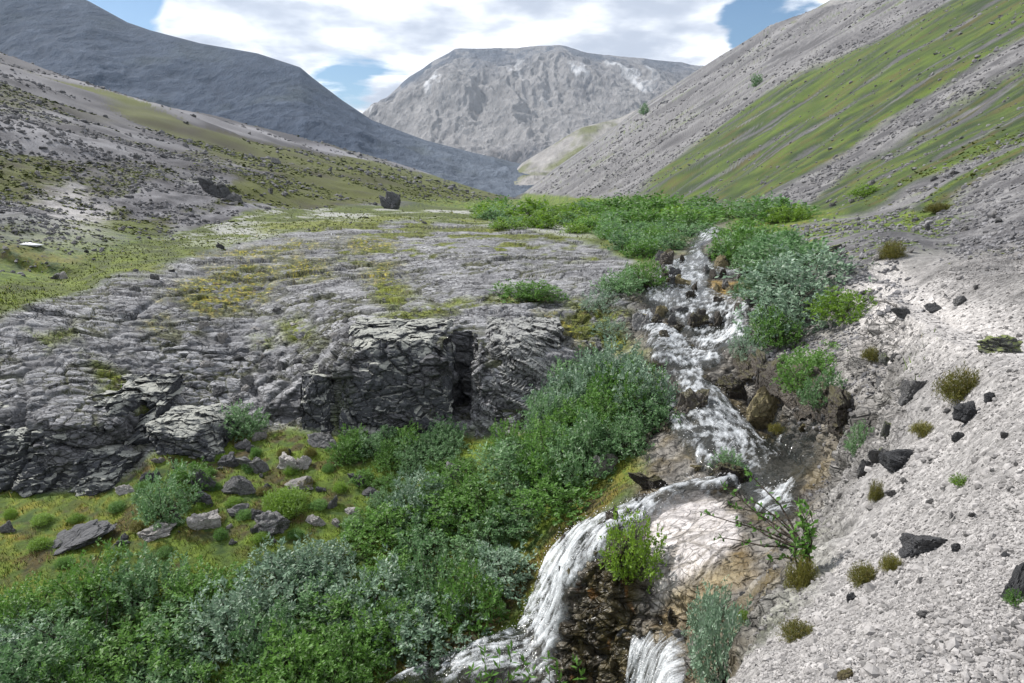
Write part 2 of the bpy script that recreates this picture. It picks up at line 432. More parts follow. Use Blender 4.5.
# moss and grass patches on the slab
Z_ym = np.zeros(X.shape, f32)
for pts in ([(165, 290), (205, 270), (250, 262), (285, 272), (262, 300), (225, 312), (185, 305)], [(270, 268), (300, 256), (330, 262), (330, 278), (290, 285)],
            [(345, 240), (385, 235), (395, 250), (350, 256)], [(360, 262), (395, 262), (402, 290), (385, 305), (370, 285)], [(540, 312), (600, 318), (625, 345), (590, 350), (555, 335)],
            [(145, 325), (160, 318), (165, 328), (150, 332)], [(200, 256), (300, 240), (330, 246), (250, 262)]):
    Z_ym = np.maximum(Z_ym, zone(pts, .025, .06))
Z_om = np.zeros(X.shape, f32)
for pts in ([(85, 355), (115, 370), (160, 405), (195, 415), (225, 440), (190, 446), (160, 432), (130, 405), (95, 392)], [(270, 318), (300, 315), (320, 340), (285, 340)],
            [(375, 318), (470, 296), (480, 302), (400, 325), (375, 328)], [(480, 296), (550, 290), (555, 300), (490, 303)], [(255, 340), (272, 335), (275, 350)],
            [(560, 300), (640, 320), (650, 345), (600, 350), (570, 330)], [(130, 268), (165, 262), (160, 272), (130, 276)],
            [(450, 240), (540, 243), (600, 252), (560, 258), (470, 250)], [(400, 228), (470, 232), (520, 240), (440, 240)], [(240, 226), (400, 214), (520, 220), (420, 232), (290, 238)], [(330, 234), (480, 226), (600, 240), (622, 256), (560, 262), (470, 256), (400, 264), (340, 264)], [(372, 285), (400, 280), (415, 300), (398, 312), (378, 305)], [(30, 335), (70, 325), (75, 335), (40, 345)]):
    Z_om = np.maximum(Z_om, zone(pts, .02, .05))
# green of the hillsides
Z_hg = np.zeros(X.shape, f32)
for pts in ([(640, 202), (650, 180), (700, 140), (760, 98), (830, 62), (900, 32), (950, 6), (1010, -40), (1300, -230), (1300, -80), (1024, 40), (950, 84), (880, 124), (830, 158), (790, 184), (750, 208)],
            [(775, 214), (840, 172), (900, 138), (960, 102), (1030, 66), (1200, -10), (1200, 70), (1030, 148), (965, 165), (905, 195), (860, 214), (800, 220)],
            [(880, 225), (960, 180), (1030, 150), (1030, 162), (960, 195), (890, 235)]):
    Z_hg = np.maximum(Z_hg, zone(pts, .02, .02))
Z_lg = np.zeros(X.shape, f32)
for pts in ([(-60, 48), (0, 50), (60, 72), (120, 100), (200, 128), (300, 148), (400, 170), (500, 192), (505, 205), (420, 205), (350, 195), (290, 180), (220, 150), (150, 120), (80, 92), (0, 66), (-60, 60)],
            [(-60, 140), (40, 150), (60, 165), (20, 190), (-60, 200)], [(70, 220), (120, 200), (170, 215), (150, 235), (90, 235)], [(250, 175), (340, 185), (470, 205), (350, 207), (230, 205)]):
    Z_lg = np.maximum(Z_lg, zone(pts, .03, .05))
# where the ground is hill rather than valley
Ehr = (base_e(U, V))
hillR = sstep(-.2, 1.2, X - np.interp(Y, [0, 6.5, 10, 15, 30, 48, 107, 300, 1000], [6.5, 7.2, 7.9, 9.3, 14.5, 19, 20, 10, 0])) * sstep(4, 9, Y)
hillL = np.where(U < .05, sstep(-.5, 2.0, (.31 * (-X) - 6.6) - np.interp(Y, [0, 30, 60, 100, 300, 1500], [-1, -1.8, -2.0, -2.0, -6, -40])), 0) * sstep(17, 26, Y) * (1 - Z_slab) * (1 - .9 * Z_band)
hillL = np.maximum(hillL, sstep(26, 40, Y) * (U < -.05) * (1 - Z_slab) * (1 - Z_band) * sstep(-.05, -.2, U))
far = sstep(60, 160, Y)
meadow = sstep(5.0, 3.0, X) * (1 - Z_slab) * (1 - Z_scree) * (1 - Z_bed) * (1 - hillR) * (1 - hillL) * (1 - Z_bank)
rockw = np.clip(Z_slab + .75 * Z_bed + .85 * Z_pale, 0, 1)
# steep bare faces are rock too
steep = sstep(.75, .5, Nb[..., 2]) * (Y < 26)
dark_face = sstep(.72, .5, Nb[..., 2]) * (1 - .75 * sstep(-1.3, -.9, X) * (Y > 12))  # steep faces painted dark: varnish plus shade, weaker on the lit right face
rockw = np.maximum(rockw, steep * (1 - Z_scree))

WPOLY = [  # outline, foaminess
    ([(692, 234), (720, 227), (728, 236), (708, 244), (703, 252), (716, 262), (745, 268), (750, 274), (735, 277), (714, 277), (710, 288), (748, 293), (756, 308), (748, 318), (744, 332), (755, 343), (735, 353), (712, 357), (700, 352), (690, 342), (680, 335), (676, 322), (664, 318), (648, 308), (640, 300), (640, 291), (658, 284), (653, 270), (665, 262), (685, 256), (690, 245)], .46),
    ([(694, 234), (720, 227), (728, 236), (706, 244), (698, 242)], .7), ([(655, 276), (706, 272), (712, 284), (700, 294), (660, 290)], .55), ([(690, 252), (706, 250), (708, 262), (690, 264)], .6),
    ([(634, 312), (652, 310), (668, 325), (690, 345), (720, 352), (728, 362), (702, 374), (672, 374), (652, 364), (646, 340)], .72),
    ([(690, 342), (715, 335), (745, 318), (752, 330), (748, 342), (715, 352)], .85),
    ([(672, 372), (702, 370), (716, 388), (740, 415), (760, 440), (786, 430), (790, 447), (776, 474), (760, 482), (740, 480), (718, 464), (698, 448), (688, 430), (678, 405)], .76),
    ([(660, 372), (676, 372), (669, 395), (692, 425), (714, 455), (738, 480), (720, 484), (692, 460), (668, 430), (656, 400)], .72),
    ([(755, 445), (772, 424), (790, 424), (822, 444), (816, 466), (803, 492), (798, 520), (770, 522), (735, 492), (755, 478)], .12),
    ([(742, 470), (720, 480), (690, 482), (658, 497), (632, 505), (600, 522), (575, 533), (556, 549), (541, 580), (530, 605), (516, 630), (500, 645), (465, 665), (415, 692), (545, 692), (561, 640), (573, 597), (591, 565), (607, 553), (630, 540), (652, 522), (690, 502), (738, 494)], .95),
    ([(380, 692), (425, 664), (468, 648), (512, 628), (545, 640), (565, 692)], .85),
    ([(752, 500), (798, 484), (803, 502), (792, 518), (765, 524)], .85),
    ([(632, 642), (655, 630), (676, 648), (688, 692), (625, 692)], .8),
]
wmask = np.zeros(X.shape, f32); foam = np.zeros(X.shape, f32)
for pl, fo in WPOLY:
    zz = zone(pl, .020, .016)
    foam = np.where(zz > .05, np.maximum(foam * (1 - .5 * zz), zz * fo), foam); wmask = np.maximum(wmask, zz)
# ------------------------------------------------------------------ relief
D = np.zeros(X.shape, f32)
foot = np.maximum(Y / 683.0, .45 * np.gradient(Yg, axis=1)).astype(f32)
for k, lam in enumerate((32, 16, 8, 4, 2, 1, .5, .25)):
    w = sstep(2.0 * foot, 5 * foot, lam)
    amp = lam * .035
    n = noise2(X / lam + 7 * k, Y / lam - 3 * k, 100 + k)
    near_cut = sstep(lam * .6, lam * 2.5, Y)
    hw = np.clip(hillL * 1.25 + hillR * 1.0, 0, 1.3)
    zw = hw + meadow * (.9 if lam < 4 else .3) + Z_slab * (.35 if lam < 8 else .1) + Z_scree * (.45 if lam < 3 else .12) + Z_bank * .9 * (lam < 3) + Z_bed * .5 * (lam < 2)
    D += n * amp * np.clip(zw, 0, 1.3) * w * near_cut
D *= 1 - .8 * Z_path
_pp = [hit(*p) for p in [(1200, 372), (1024, 347), (975, 335), (930, 318), (895, 298), (882, 282)]]
_bd = np.full(X.shape, 1e6, f32); _bz = np.zeros(X.shape, f32)
for a, b in zip(_pp[:-1], _pp[1:]):
    ex, ey = b.x - a.x, b.y - a.y; l2 = ex * ex + ey * ey + 1e-9
    t = np.clip(((X - a.x) * ex + (Y - a.y) * ey) / l2, 0, 1); d = np.hypot(X - a.x - t * ex, Y - a.y - t * ey)
    m = d < _bd; _bd = np.where(m, d, _bd); _bz = np.where(m, a.z + t * (b.z - a.z), _bz)
pathD = np.clip(_bz - .04 - Zb, -.22, .22) * sstep(1.2, .3, _bd)
# rock: slabs and blocks along a dipping cleavage
m = rockw > .02
px, py, pz = X[m], Y[m], Z[m]
wx = noise2(px * .6, py * .6, 71) * .12; wy = noise2(px * .6, py * .6, 72) * .12
qx, qy, qz = px + wx, py + wy, pz
ca, sa = math.cos(.35), math.sin(.35)
rx = qx * ca + qy * sa; ry = -qx * sa + qy * ca
dip = qz + .22 * rx + .12 * ry
rd = np.zeros(px.shape, f32); crack = np.zeros(px.shape, f32); cellv = np.zeros(px.shape, f32)
for sc, am, cr, sd in ((1.3, .11, .08, 1), (.50, .075, .055, 2), (.21, .055, .032, 3), (.09, .022, .014, 4)):
    vis = sstep(1.2, 3.0, sc / foot[m] * .35)
    F1, F2, ID, ox, oy, oz = worley3(rx / (sc * 1.9), ry / sc, dip / (sc * .8), sd)
    h = _r(ID); h2 = _r(ID * np.uint32(747796405) + np.uint32(13)); h3 = _r(ID * np.uint32(277803737) + np.uint32(7))
    edge = F2 - F1
    c = sstep(.12, .02, edge)
    tilt = (ox * (h2 - .5) * 1.6 + oy * (h3 - .35) * 1.8) * am * 1.5
    rd += vis * ((am * (h - .5) * 1.5 + tilt) * sstep(0, .05, edge) - cr * c)
    crack = np.maximum(crack, c * vis * (.5 + .5 * h3)); cellv += (h2 - .5) * vis * {1: .3, 2: .5, 3: .5, 4: .35}[sd]
rscale = np.interp(py, [5, 12, 30, 60], [.55, 1, 1.1, 1.3])
slope_f = .55 + .75 * np.clip(1 - Nb[..., 2][m], 0, 1)
D[m] += rd * rockw[m] * rscale * slope_f * (1 - .72 * (wmask * np.clip(foam * 1.4, 0, 1))[m]) * (1 - .72 * Z_pale[m])
CR = np.zeros(X.shape, f32); CR[m] = crack * rockw[m]
CV_ = np.zeros(X.shape, f32); CV_[m] = cellv
# rubble: domed stones on the bank, in the bed, on the hills
rub = np.clip(Z_bank * .9 + .5 * Z_bed * (1 - Z_pale) + hillR * .8 * (Y < 45) + hillL * .6 * (Y < 80) + .35 * Z_scree, 0, 1) * (1 - .9 * Z_path)
stone_id = np.zeros(X.shape, f32); stone_edge = np.zeros(X.shape, f32)
m = (rub > .03) & (Y < 90)
for sc, am, sd in ((.55, .10, 21), (.24, .055, 22), (.11, .026, 23)):
    vis = sstep(2.5, 5, sc / foot[m])
    F1, F2, ID = worley2(X[m] / sc + wu[m] * .3, Y[m] / sc + wv[m] * .3, sd)
    h = _r(ID); keep = h > .45
    D[m] += rub[m] * vis * np.where(keep, am * np.sqrt(np.clip(.30 - F1 * F1, 0, 1)) * 1.6 * (h - .2), 0)
    stone_id[m] = np.where(keep & (F1 < .5) & (vis > .3), h, stone_id[m])
Pd = Pg + Nb * D[..., None]
Pd[..., 2] += pathD.astype(f32)
Nd = grid_normals(Pd.astype(float)).astype(f32)

# ------------------------------------------------------------------ colours of the ground itself
def rgb(r, g, b): return np.array([r, g, b], f32)
nA = fbm2(X * .35, Y * .35, 4, 201); nB = fbm2(X * 1.6, Y * 1.6, 4, 202); nC = fbm2(X * 6, Y * 6, 3, 203)
def distnoise(seed, c=12.0, ax=1.0, ay=1.0):
    """world-space octaves, the ones that can be seen at each distance"""
    s = 0; t = 0
    for k in range(-4, 7):
        lam = 2.0 ** k
        w = np.exp(-((np.log2(lam / (foot * c))) / 1.5) ** 2)
        if w.max() < .03: continue
        s = s + w * noise2(X / (lam * ax) + 3.3 * k, Y / (lam * ay) + Z / lam, seed + k); t = t + w * .62
    return (s / t).astype(f32)
nF = distnoise(204); nG = distnoise(260, 40.0); nS = distnoise(270, 26.0, .8, 4.5)
def lerp(a, b, t): return a + (b - a) * t[..., None]
rock = lerp(rgb(.120, .121, .130), rgb(.325, .325, .333), np.clip(.5 + .85 * CV_ + .4 * nB + .35 * nA, 0, 1))
rock = lerp(rock, np.broadcast_to(rgb(.40, .395, .38), rock.shape), sstep(.28, .6, nC + .3 * nB) * .45)
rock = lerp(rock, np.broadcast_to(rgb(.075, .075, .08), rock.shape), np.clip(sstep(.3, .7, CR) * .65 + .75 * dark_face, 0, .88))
green = lerp(rgb(.026, .052, .006), rgb(.120, .170, .016), np.clip(.5 + nB * 1.3 + nC * .35, 0, 1))
green = lerp(green, np.broadcast_to(rgb(.17, .145, .018), green.shape), sstep(.16, .5, nA + .5 * nC) * .6)
green = lerp(green, np.broadcast_to(rgb(.055, .035, .018), green.shape), sstep(.25, .6, fbm2(X * 2.3, Y * 2.3, 3, 211)) * .6)
screec = lerp(rgb(.215, .206, .200), rgb(.345, .331, .322), np.clip(.5 + nC * .8 + nB * .5, 0, 1))
screec = lerp(screec, np.broadcast_to(rgb(.26, .25, .245), screec.shape), sstep(.1, .5, nA + .4 * nB) * .5)
C = green
# left hillside: grey rubble with thin turf
hl = lerp(rgb(.048, .046, .052), rgb(.195, .192, .203), np.clip(.48 + nF * .8 + 1.1 * nS, 0, 1))
tl = np.clip(sstep(-.16, .22, (.75 * distnoise(220, 40., 1.0, 5.0) + .3 * nF + .2 * nG) + .75 * Z_lg - .16) * (.75 + .4 * Z_lg), 0, 1)
turfL = lerp(rgb(.036, .032, .015), rgb(.074, .084, .014), np.clip(.40 + .9 * nF + .9 * nS + .8 * (Z_lg - .3), 0, 1))
hl = lerp(hl, turfL, tl)
hl = lerp(hl, np.broadcast_to(rgb(.36, .345, .34), hl.shape), Z_leftgravel * .85)
hl = lerp(hl, np.broadcast_to(rgb(.085, .06, .045), hl.shape), Z_leftbrown * sstep(-.3, .3, nF) * .8)
C = lerp(C, lerp(screec * .62, screec * .85, np.clip(.5 + nF, 0, 1)), sstep(2.0, 3.4, X - .10 * (Y - 8)) * sstep(26, 14, Y))
C = lerp(C, hl, hillL)
# right hillside: scree, with turf in strips down the slope
strk = fbm2(X * .05 + 3, Y * .35 + X * .12, 4, 230); strk2 = fbm2(X * .16, Y * 1.1 + X * .35, 3, 231)
hr = lerp(rgb(.070, .068, .072), rgb(.190, .186, .188), np.clip(.5 + .7 * strk2 + .9 * nF + .4 * strk, 0, 1))
tr = np.clip(Z_hg * sstep(-.54, -.16, strk + .5 * strk2 + .35 * nF + .25 * nG) + .8 * sstep(.28, .5, strk + .3 * nF + .25 * Z_hg) * sstep(30, 15, X - 20 - Y * .25) * (Y > 12), 0, 1)
turfR = lerp(rgb(.018, .034, .008), rgb(.070, .106, .012), np.clip(.40 + .9 * strk + .9 * nF + .5 * nG, 0, 1))
turfR = lerp(turfR, np.broadcast_to(rgb(.07, .045, .02), hr.shape), sstep(.1, .5, strk2 + .6 * nF) * .6)
hr = lerp(hr, turfR, tr)
C = lerp(C, hr, hillR)
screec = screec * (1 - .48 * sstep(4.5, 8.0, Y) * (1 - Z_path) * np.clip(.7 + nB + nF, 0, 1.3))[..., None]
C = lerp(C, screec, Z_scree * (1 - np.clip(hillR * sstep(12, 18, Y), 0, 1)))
bankc = lerp(rgb(.075, .07, .063), rgb(.27, .258, .245), np.clip(.5 + nC * .9 + (stone_id - .4) * .6, 0, 1))
bankc = lerp(bankc, green * .75, sstep(.0, .3, nB + .4 * nA - .12) * .8 * sstep(4.0, 2.6, X - .12 * (Y - 8)) * (1 - Z_scree))
C = lerp(C, bankc, Z_bank * (1 - .85 * Z_scree))
C = lerp(C, np.broadcast_to(rgb(.41, .39, .375), C.shape) * (1 + .12 * nC[..., None]), Z_path * .85)
flat = zone([(760, 246), (795, 226), (850, 215), (910, 205), (960, 200), (950, 240), (890, 262), (860, 272), (800, 262)], .03, .08)
C = lerp(C, lerp(hr, green, sstep(-.1, .25, nF + nG)), flat * (1 - .6 * Z_scree))
# bare soil and rusty moss between the meadow stones
soil = zone([(120, 470), (180, 430), (280, 428), (345, 445), (360, 500), (330, 525), (270, 548), (200, 540), (140, 545), (60, 575), (0, 580), (0, 540), (60, 520)], .03, .06)
C = lerp(C, lerp(rgb(.020, .014, .008), rgb(.085, .055, .016), np.clip(.5 + nC, 0, 1)), soil * sstep(-.02, .22, fbm2(X * 1.7, Y * 1.7, 4, 261) - .04) * .85)
rust = zone([(-20, 500), (60, 505), (110, 515), (80, 540), (30, 555), (-20, 560)], .03, .06)
C = lerp(C, lerp(rgb(.10, .07, .012), rgb(.26, .17, .018), np.clip(.5 + nC * 1.2, 0, 1)), rust * sstep(-.15, .3, nB) * .55)
# turf band and slab
bandc = lerp(lerp(rgb(.040, .052, .010), rgb(.115, .15, .016), np.clip(.42 + .8 * nB + .6 * nG + .5 * nF, 0, 1)), np.broadcast_to(rgb(.30, .30, .29), C.shape), sstep(-.12, .18, nG + .7 * nF) * .85 * sstep(26, 38, Y) * sstep(6, 2, X))
C = lerp(C, bandc, Z_band * (1 - hillR))
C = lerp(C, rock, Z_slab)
ym = np.clip(Z_ym * sstep(-.30, .05, nB + .7 * nC + .16) * sstep(.95, .55, CR), 0, 1)
ymc = lerp(rgb(.085, .10, .010), rgb(.38, .31, .02), sstep(.0, .5, nC + .5 * nB))
ymc = lerp(ymc, np.broadcast_to(rgb(.09, .045, .015), C.shape), sstep(.2, .5, fbm2(X * 3, Y * 3, 3, 240)) * .7)
C = lerp(C, ymc, ym * .95)
om = np.clip(Z_om * np.where(Y > 25, sstep(-.05, .2, nG + .7 * nF), sstep(-.35, .05, nB + .6 * nC + .14)), 0, 1)
omc = lerp(rgb(.060, .075, .010), rgb(.16, .185, .018), np.clip(.5 + nC + .5 * nB, 0, 1))
omc = lerp(omc, np.broadcast_to(rgb(.075, .045, .018), C.shape), sstep(.15, .5, fbm2(X * 2.6, Y * 2.6, 3, 241)) * .6)
C = lerp(C, omc, om * .95)
crm = Z_slab * sstep(.3, .7, CR) * sstep(.05, .45, fbm2(X * .5, Y * .5, 3, 243) + .2) * (1 - steep)
C = lerp(C, np.broadcast_to(rgb(.06, .065, .014), C.shape), crm * .7)
under = zone([(480, 640), (528, 580), (552, 545), (596, 518), (628, 488), (605, 476), (575, 500), (545, 535), (515, 570), (470, 620), (380, 668), (365, 692), (430, 680)], .015, .03)
C = lerp(C, lerp(rgb(.028, .020, .010), rgb(.13, .095, .014), np.clip(.35 + nC + nB, 0, 1)), under * .9)
# stream bed
bed = lerp(rgb(.045, .038, .032), rgb(.22, .205, .18), np.clip(.4 + .9 * CV_ + .7 * nB + .4 * nC, 0, 1))
bed = lerp(bed, np.broadcast_to(rgb(.13, .095, .03), C.shape), sstep(-.05, .4, fbm2(X * 1.2, Y * 1.2, 3, 250)) * .55)
C = lerp(C, bed, Z_bed)
pale = lerp(rgb(.36, .335, .325), rgb(.56, .525, .51), np.clip(.6 + .6 * CV_ + .6 * nC, 0, 1))
pale = lerp(pale, np.broadcast_to(rgb(.12, .10, .07), C.shape), sstep(.5, .9, CR) * .6)
C = lerp(C, pale, Z_pale)
C = lerp(C, lerp(rgb(.14, .095, .035), rgb(.25, .20, .11), np.clip(.5 + nC + nB, 0, 1)), Z_algae * .85)
mr = lerp(rgb(.014, .011, .006), rgb(.065, .050, .014), np.clip(.5 + nC + nB, 0, 1))
mr = lerp(mr, np.broadcast_to(rgb(.24, .10, .012), C.shape), sstep(.25, .5, fbm2(X * 5, Y * 2 + Z * 1.0, 3, 251)) * .6)
C = lerp(C, mr, Z_mossrock * .92)
C = lerp(C, lerp(rgb(.17, .11, .03), rgb(.36, .22, .02), np.clip(.5 + nC * 1.2, 0, 1)), Z_orange * .8)
wet = np.clip(Z_bed * (1 - Z_pale) * .8 + Z_mossrock * .6, 0, 1)
pebb = np.clip(Z_scree + Z_path * .3 + hillR * (1 - tr) * .7 + hillL * .5 + Z_bank * .7, 0, 1)
grassy = np.clip(1 - rockw - pebb, 0, 1)
C = np.clip(C, .004, .8)
M1 = np.stack([wet, np.clip(rockw * (1 - .5 * Z_pale), 0, 1), pebb], 2)
ncu, ncv = X.shape
idx = np.arange(ncu * ncv, dtype=np.int32).reshape(ncu, ncv)
Fq = np.stack([idx[:-1, :-1], idx[1:, :-1], idx[1:, 1:], idx[:-1, 1:]], 2).reshape(-1, 4)

g = NT('ground_surface')
pos = g.n('ShaderNodeNewGeometry').outputs['Position']
col = g.attr('albedo'); ms = g.attr('zones')
sep = g.n('ShaderNodeSeparateColor', i_Color=ms.outputs['Color'])
n1 = g.noise(pos, 9, 5, .62); n2 = g.noise(pos, 45, 3, .6)
vor = g.n('ShaderNodeTexVoronoi', i_Vector=pos, i_Scale=26.0); vor2 = g.n('ShaderNodeTexVoronoi', i_Vector=pos, i_Scale=70.0)
vs = g.n('ShaderNodeSeparateColor', i_Color=vor.outputs['Color'])
pebv = g.rng(vs.outputs[0], 0, 1, .66, 1.3)
var = g.math('MULTIPLY', g.rng(n1, .25, .75, .66, 1.34), g.rng(n2, .2, .8, .78, 1.22))
pv = g.math('ADD', g.math('MULTIPLY', g.math('SUBTRACT', pebv, 1.0), sep.outputs[2]), 1.0)
tot = g.math('MULTIPLY', var, pv)
wob = g.n('ShaderNodeTexNoise', i_Vector=pos, i_Scale=1.6, i_Detail=3.0)
pd = g.n('ShaderNodeVectorMath', operation='ADD', i_0=pos, i_1=g.n('ShaderNodeVectorMath', operation='SCALE', i_0=wob.outputs['Color'], i_Scale=.10).outputs[0]).outputs[0]
mp = g.n('ShaderNodeMapping', i_0=pd, i_2=(.22, -.18, .35), i_3=(.55, 1.0, 1.5)).outputs[0]
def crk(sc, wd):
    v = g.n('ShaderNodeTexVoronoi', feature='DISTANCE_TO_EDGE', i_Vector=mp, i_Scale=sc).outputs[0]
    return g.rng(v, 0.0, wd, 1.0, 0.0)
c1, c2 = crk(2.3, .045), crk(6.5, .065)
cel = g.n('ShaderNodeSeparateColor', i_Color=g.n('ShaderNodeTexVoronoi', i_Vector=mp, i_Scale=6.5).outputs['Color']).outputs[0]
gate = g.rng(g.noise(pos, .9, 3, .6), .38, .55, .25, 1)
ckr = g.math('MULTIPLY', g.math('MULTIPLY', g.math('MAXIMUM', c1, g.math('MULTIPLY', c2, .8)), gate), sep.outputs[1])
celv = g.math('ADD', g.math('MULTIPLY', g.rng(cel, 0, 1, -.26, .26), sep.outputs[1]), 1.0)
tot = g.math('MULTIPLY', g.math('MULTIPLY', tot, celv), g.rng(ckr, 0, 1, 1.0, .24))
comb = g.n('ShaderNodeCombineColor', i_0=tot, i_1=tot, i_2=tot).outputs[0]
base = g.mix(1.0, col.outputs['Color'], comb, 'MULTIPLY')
rough = g.rng(sep.outputs[0], 0, 1, .92, .32)
hgt = g.math('ADD', g.math('MULTIPLY', n1, .05), g.math('MULTIPLY', n2, .014))
hp = g.math('MULTIPLY', g.math('ADD', g.math('MULTIPLY', g.math('SUBTRACT', .6, vor.outputs['Distance']), .022), g.math('MULTIPLY', g.math('SUBTRACT', .6, vor2.outputs['Distance']), .010)), sep.outputs[2])
bump = g.n('ShaderNodeBump', i_Strength=.85, i_Distance=1.0, i_Height=g.math('SUBTRACT', g.math('ADD', g.math('ADD', hgt, hp), g.math('MULTIPLY', g.math('MULTIPLY', cel, sep.outputs[1]), .03)), g.math('MULTIPLY', ckr, .05)))
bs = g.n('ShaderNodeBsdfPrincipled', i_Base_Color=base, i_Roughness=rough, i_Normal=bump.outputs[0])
bs.inputs['Specular IOR Level'].default_value = .35
g.link(bs.outputs[0], g.out.inputs[0])
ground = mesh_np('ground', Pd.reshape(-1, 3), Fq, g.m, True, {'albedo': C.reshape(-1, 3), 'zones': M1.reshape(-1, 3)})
tag(ground, kind='structure')
# exact heights of the finished ground, for setting things on it
def ground_hit(px, py):
    u, e = ue(px, py); u = float(u); e = float(e)
    i = int(np.clip(np.searchsorted(uu, u), 1, len(uu) - 1))
    eg = Pd[i, :, 2] / Pd[i, :, 1]
    k = int(np.argmax(eg >= e))
    if eg[k] < e: return None
    return Vector((u * float(Pd[i, k, 1]), float(Pd[i, k, 1]), float(Pd[i, k, 2])))
def surf_z(x, y):
    """height of the finished ground under a point"""
    u = x / y; i = int(np.clip(np.searchsorted(uu, u), 1, len(uu) - 1))
    return float(np.interp(y, Pd[i, :, 1], Pd[i, :, 2]))
# ------------------------------------------------------------------ far mountains
def mountain(name, sky, base_e_, y0, y1, ub, seed, amp, colf, nu=700, nr=260, lam=260., prof=None, lift=0.0):
    su, se = [], []
    for px, py in sky:
        u, e = ue(px, py); su.append(float(u)); se.append(float(e))
    u = np.linspace(ub[0], ub[1], nu); t = np.linspace(0, 1.35, nr)
    Um, T = np.meshgrid(u, t, indexing='ij')
    Ym = y0 + (y1 - y0) * T
    es = np.interp(Um, su, se)
    crest = es * y1
    z0 = base_e_ * y0
    pr = np.interp(T, *(prof or ([0, .25, .5, .75, .93, 1.0, 1.1, 1.35], [0, .2, .45, .74, .95, 1.0, .97, .75])))
    Zm = z0 + (crest - z0) * pr
    Xm = Um * Ym
    env = np.interp(T, [0, .1, .5, .93, 1.0, 1.35], [.3, .8, 1, .12, .0, .4])
    wx = fbm2(Xm / lam, Ym / lam, 3, seed) * lam * .35
    r = ridge2((Xm + wx) / lam, Ym / (lam * 2.4) + 5, 5, seed + 3, .55)
    r2 = fbm2(Xm / (lam * .16), Ym / (lam * .3), 5, seed + 9, .6)
    r3 = ridge2(Xm / (lam * .07), Ym / (lam * .12), 3, seed + 12, .6)
    rb = ridge2((Xm + wx * 1.6) / (lam * 1.9) + 1.7, Ym / (lam * 5) + 2, 3, seed + 21, .5)
    dsp = (rb * 2.0 + r * 1.4 + r2 * .20 + r3 * .12 - .75) * amp * env
    Zm = Zm + dsp
    P = np.stack([Xm, Ym, Zm], 2)
    N = grid_normals(P)
    Cm = colf(Xm, Ym, Zm, T, N, r, r2, r3, Um)
    n = np.arange(nu * nr, dtype=np.int32).reshape(nu, nr)
    Fm = np.stack([n[:-1, :-1], n[1:, :-1], n[1:, 1:], n[:-1, 1:]], 2).reshape(-1, 4)
    g = NT(name + '_rock')
    pos = g.n('ShaderNodeNewGeometry').outputs['Position']
    col = g.attr('albedo')
    s = 900.0 / y1
    n1 = g.noise(g.n('ShaderNodeMapping', i_0=pos, i_3=(1.0, .4, .7)).outputs[0], .11 * s, 6, .68)
    v = g.rng(n1, .25, .75, .72, 1.28)
    base = g.mix(1.0, col.outputs['Color'], g.n('ShaderNodeCombineColor', i_0=v, i_1=v, i_2=v).outputs[0], 'MULTIPLY')
    bump = g.n('ShaderNodeBump', i_Strength=.9, i_Distance=7.0 / s, i_Height=n1)
    bs = g.n('ShaderNodeBsdfPrincipled', i_Base_Color=base, i_Roughness=.95, i_Normal=bump.outputs[0])
    bs.inputs['Specular IOR Level'].default_value = .1
    g.link(bs.outputs[0], g.out.inputs[0])
    o = mesh_np(name, P.reshape(-1, 3), Fm, g.m, True, {'albedo': np.clip(Cm, .01, .8).reshape(-1, 3)})
    tag(o, kind='structure')
    return o

def col_left(X, Y, Z, T, N, r, r2, r3, U):
    c = lerp(rgb(.026, .036, .058), rgb(.068, .086, .122), np.clip(.5 + .6 * r2 + .3 * r, 0, 1))  # dark blue rock colour also carries the ridge's own shade
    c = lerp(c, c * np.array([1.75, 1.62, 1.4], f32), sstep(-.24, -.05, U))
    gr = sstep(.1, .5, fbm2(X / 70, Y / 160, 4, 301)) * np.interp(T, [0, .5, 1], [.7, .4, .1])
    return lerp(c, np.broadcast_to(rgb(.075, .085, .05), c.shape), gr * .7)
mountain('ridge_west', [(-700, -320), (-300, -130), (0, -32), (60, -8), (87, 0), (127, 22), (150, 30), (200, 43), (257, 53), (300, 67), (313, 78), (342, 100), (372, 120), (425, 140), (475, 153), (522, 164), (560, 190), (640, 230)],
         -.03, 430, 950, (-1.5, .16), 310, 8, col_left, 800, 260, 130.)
def col_mid(X, Y, Z, T, N, r, r2, r3, U):
    c = lerp(rgb(.030, .037, .052), rgb(.235, .228, .232), np.clip(.36 + .8 * r2 + .5 * r3 + .5 * r + 1.0 * N[..., 0], 0, 1))  # relief shading in the colour: right-facing slopes lighter, left-facing ones darker
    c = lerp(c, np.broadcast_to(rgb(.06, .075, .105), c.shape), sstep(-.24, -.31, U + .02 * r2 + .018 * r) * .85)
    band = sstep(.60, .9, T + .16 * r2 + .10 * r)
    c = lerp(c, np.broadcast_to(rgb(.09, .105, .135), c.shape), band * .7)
    s1 = ridge2(X / 60 + .8 * r2, Y / 700 + 3, 3, 322)
    fan = sstep(.0, .45, s1 + .5 * noise2(X / 260, Y / 600, 323)) * sstep(.05, .2, T) * sstep(.75, .45, T)
    c = lerp(c, np.broadcast_to(rgb(.27, .262, .258), c.shape), fan * .6)
    gul = sstep(.55, .75, ridge2(X / 120 + .6 * r2, Y / 900, 2, 324)) * sstep(.3, .5, T)
    c = lerp(c, np.broadcast_to(rgb(.27, .262, .262), c.shape), gul * .6)
    snow = sstep(.80, .95, ridge2(X / 170 + .3 * r2, Y / 900, 2, 326)) * sstep(.4, .5, T) * sstep(.75, .65, T)
    return lerp(c, np.broadcast_to(rgb(.7, .72, .75), c.shape), snow * .5)
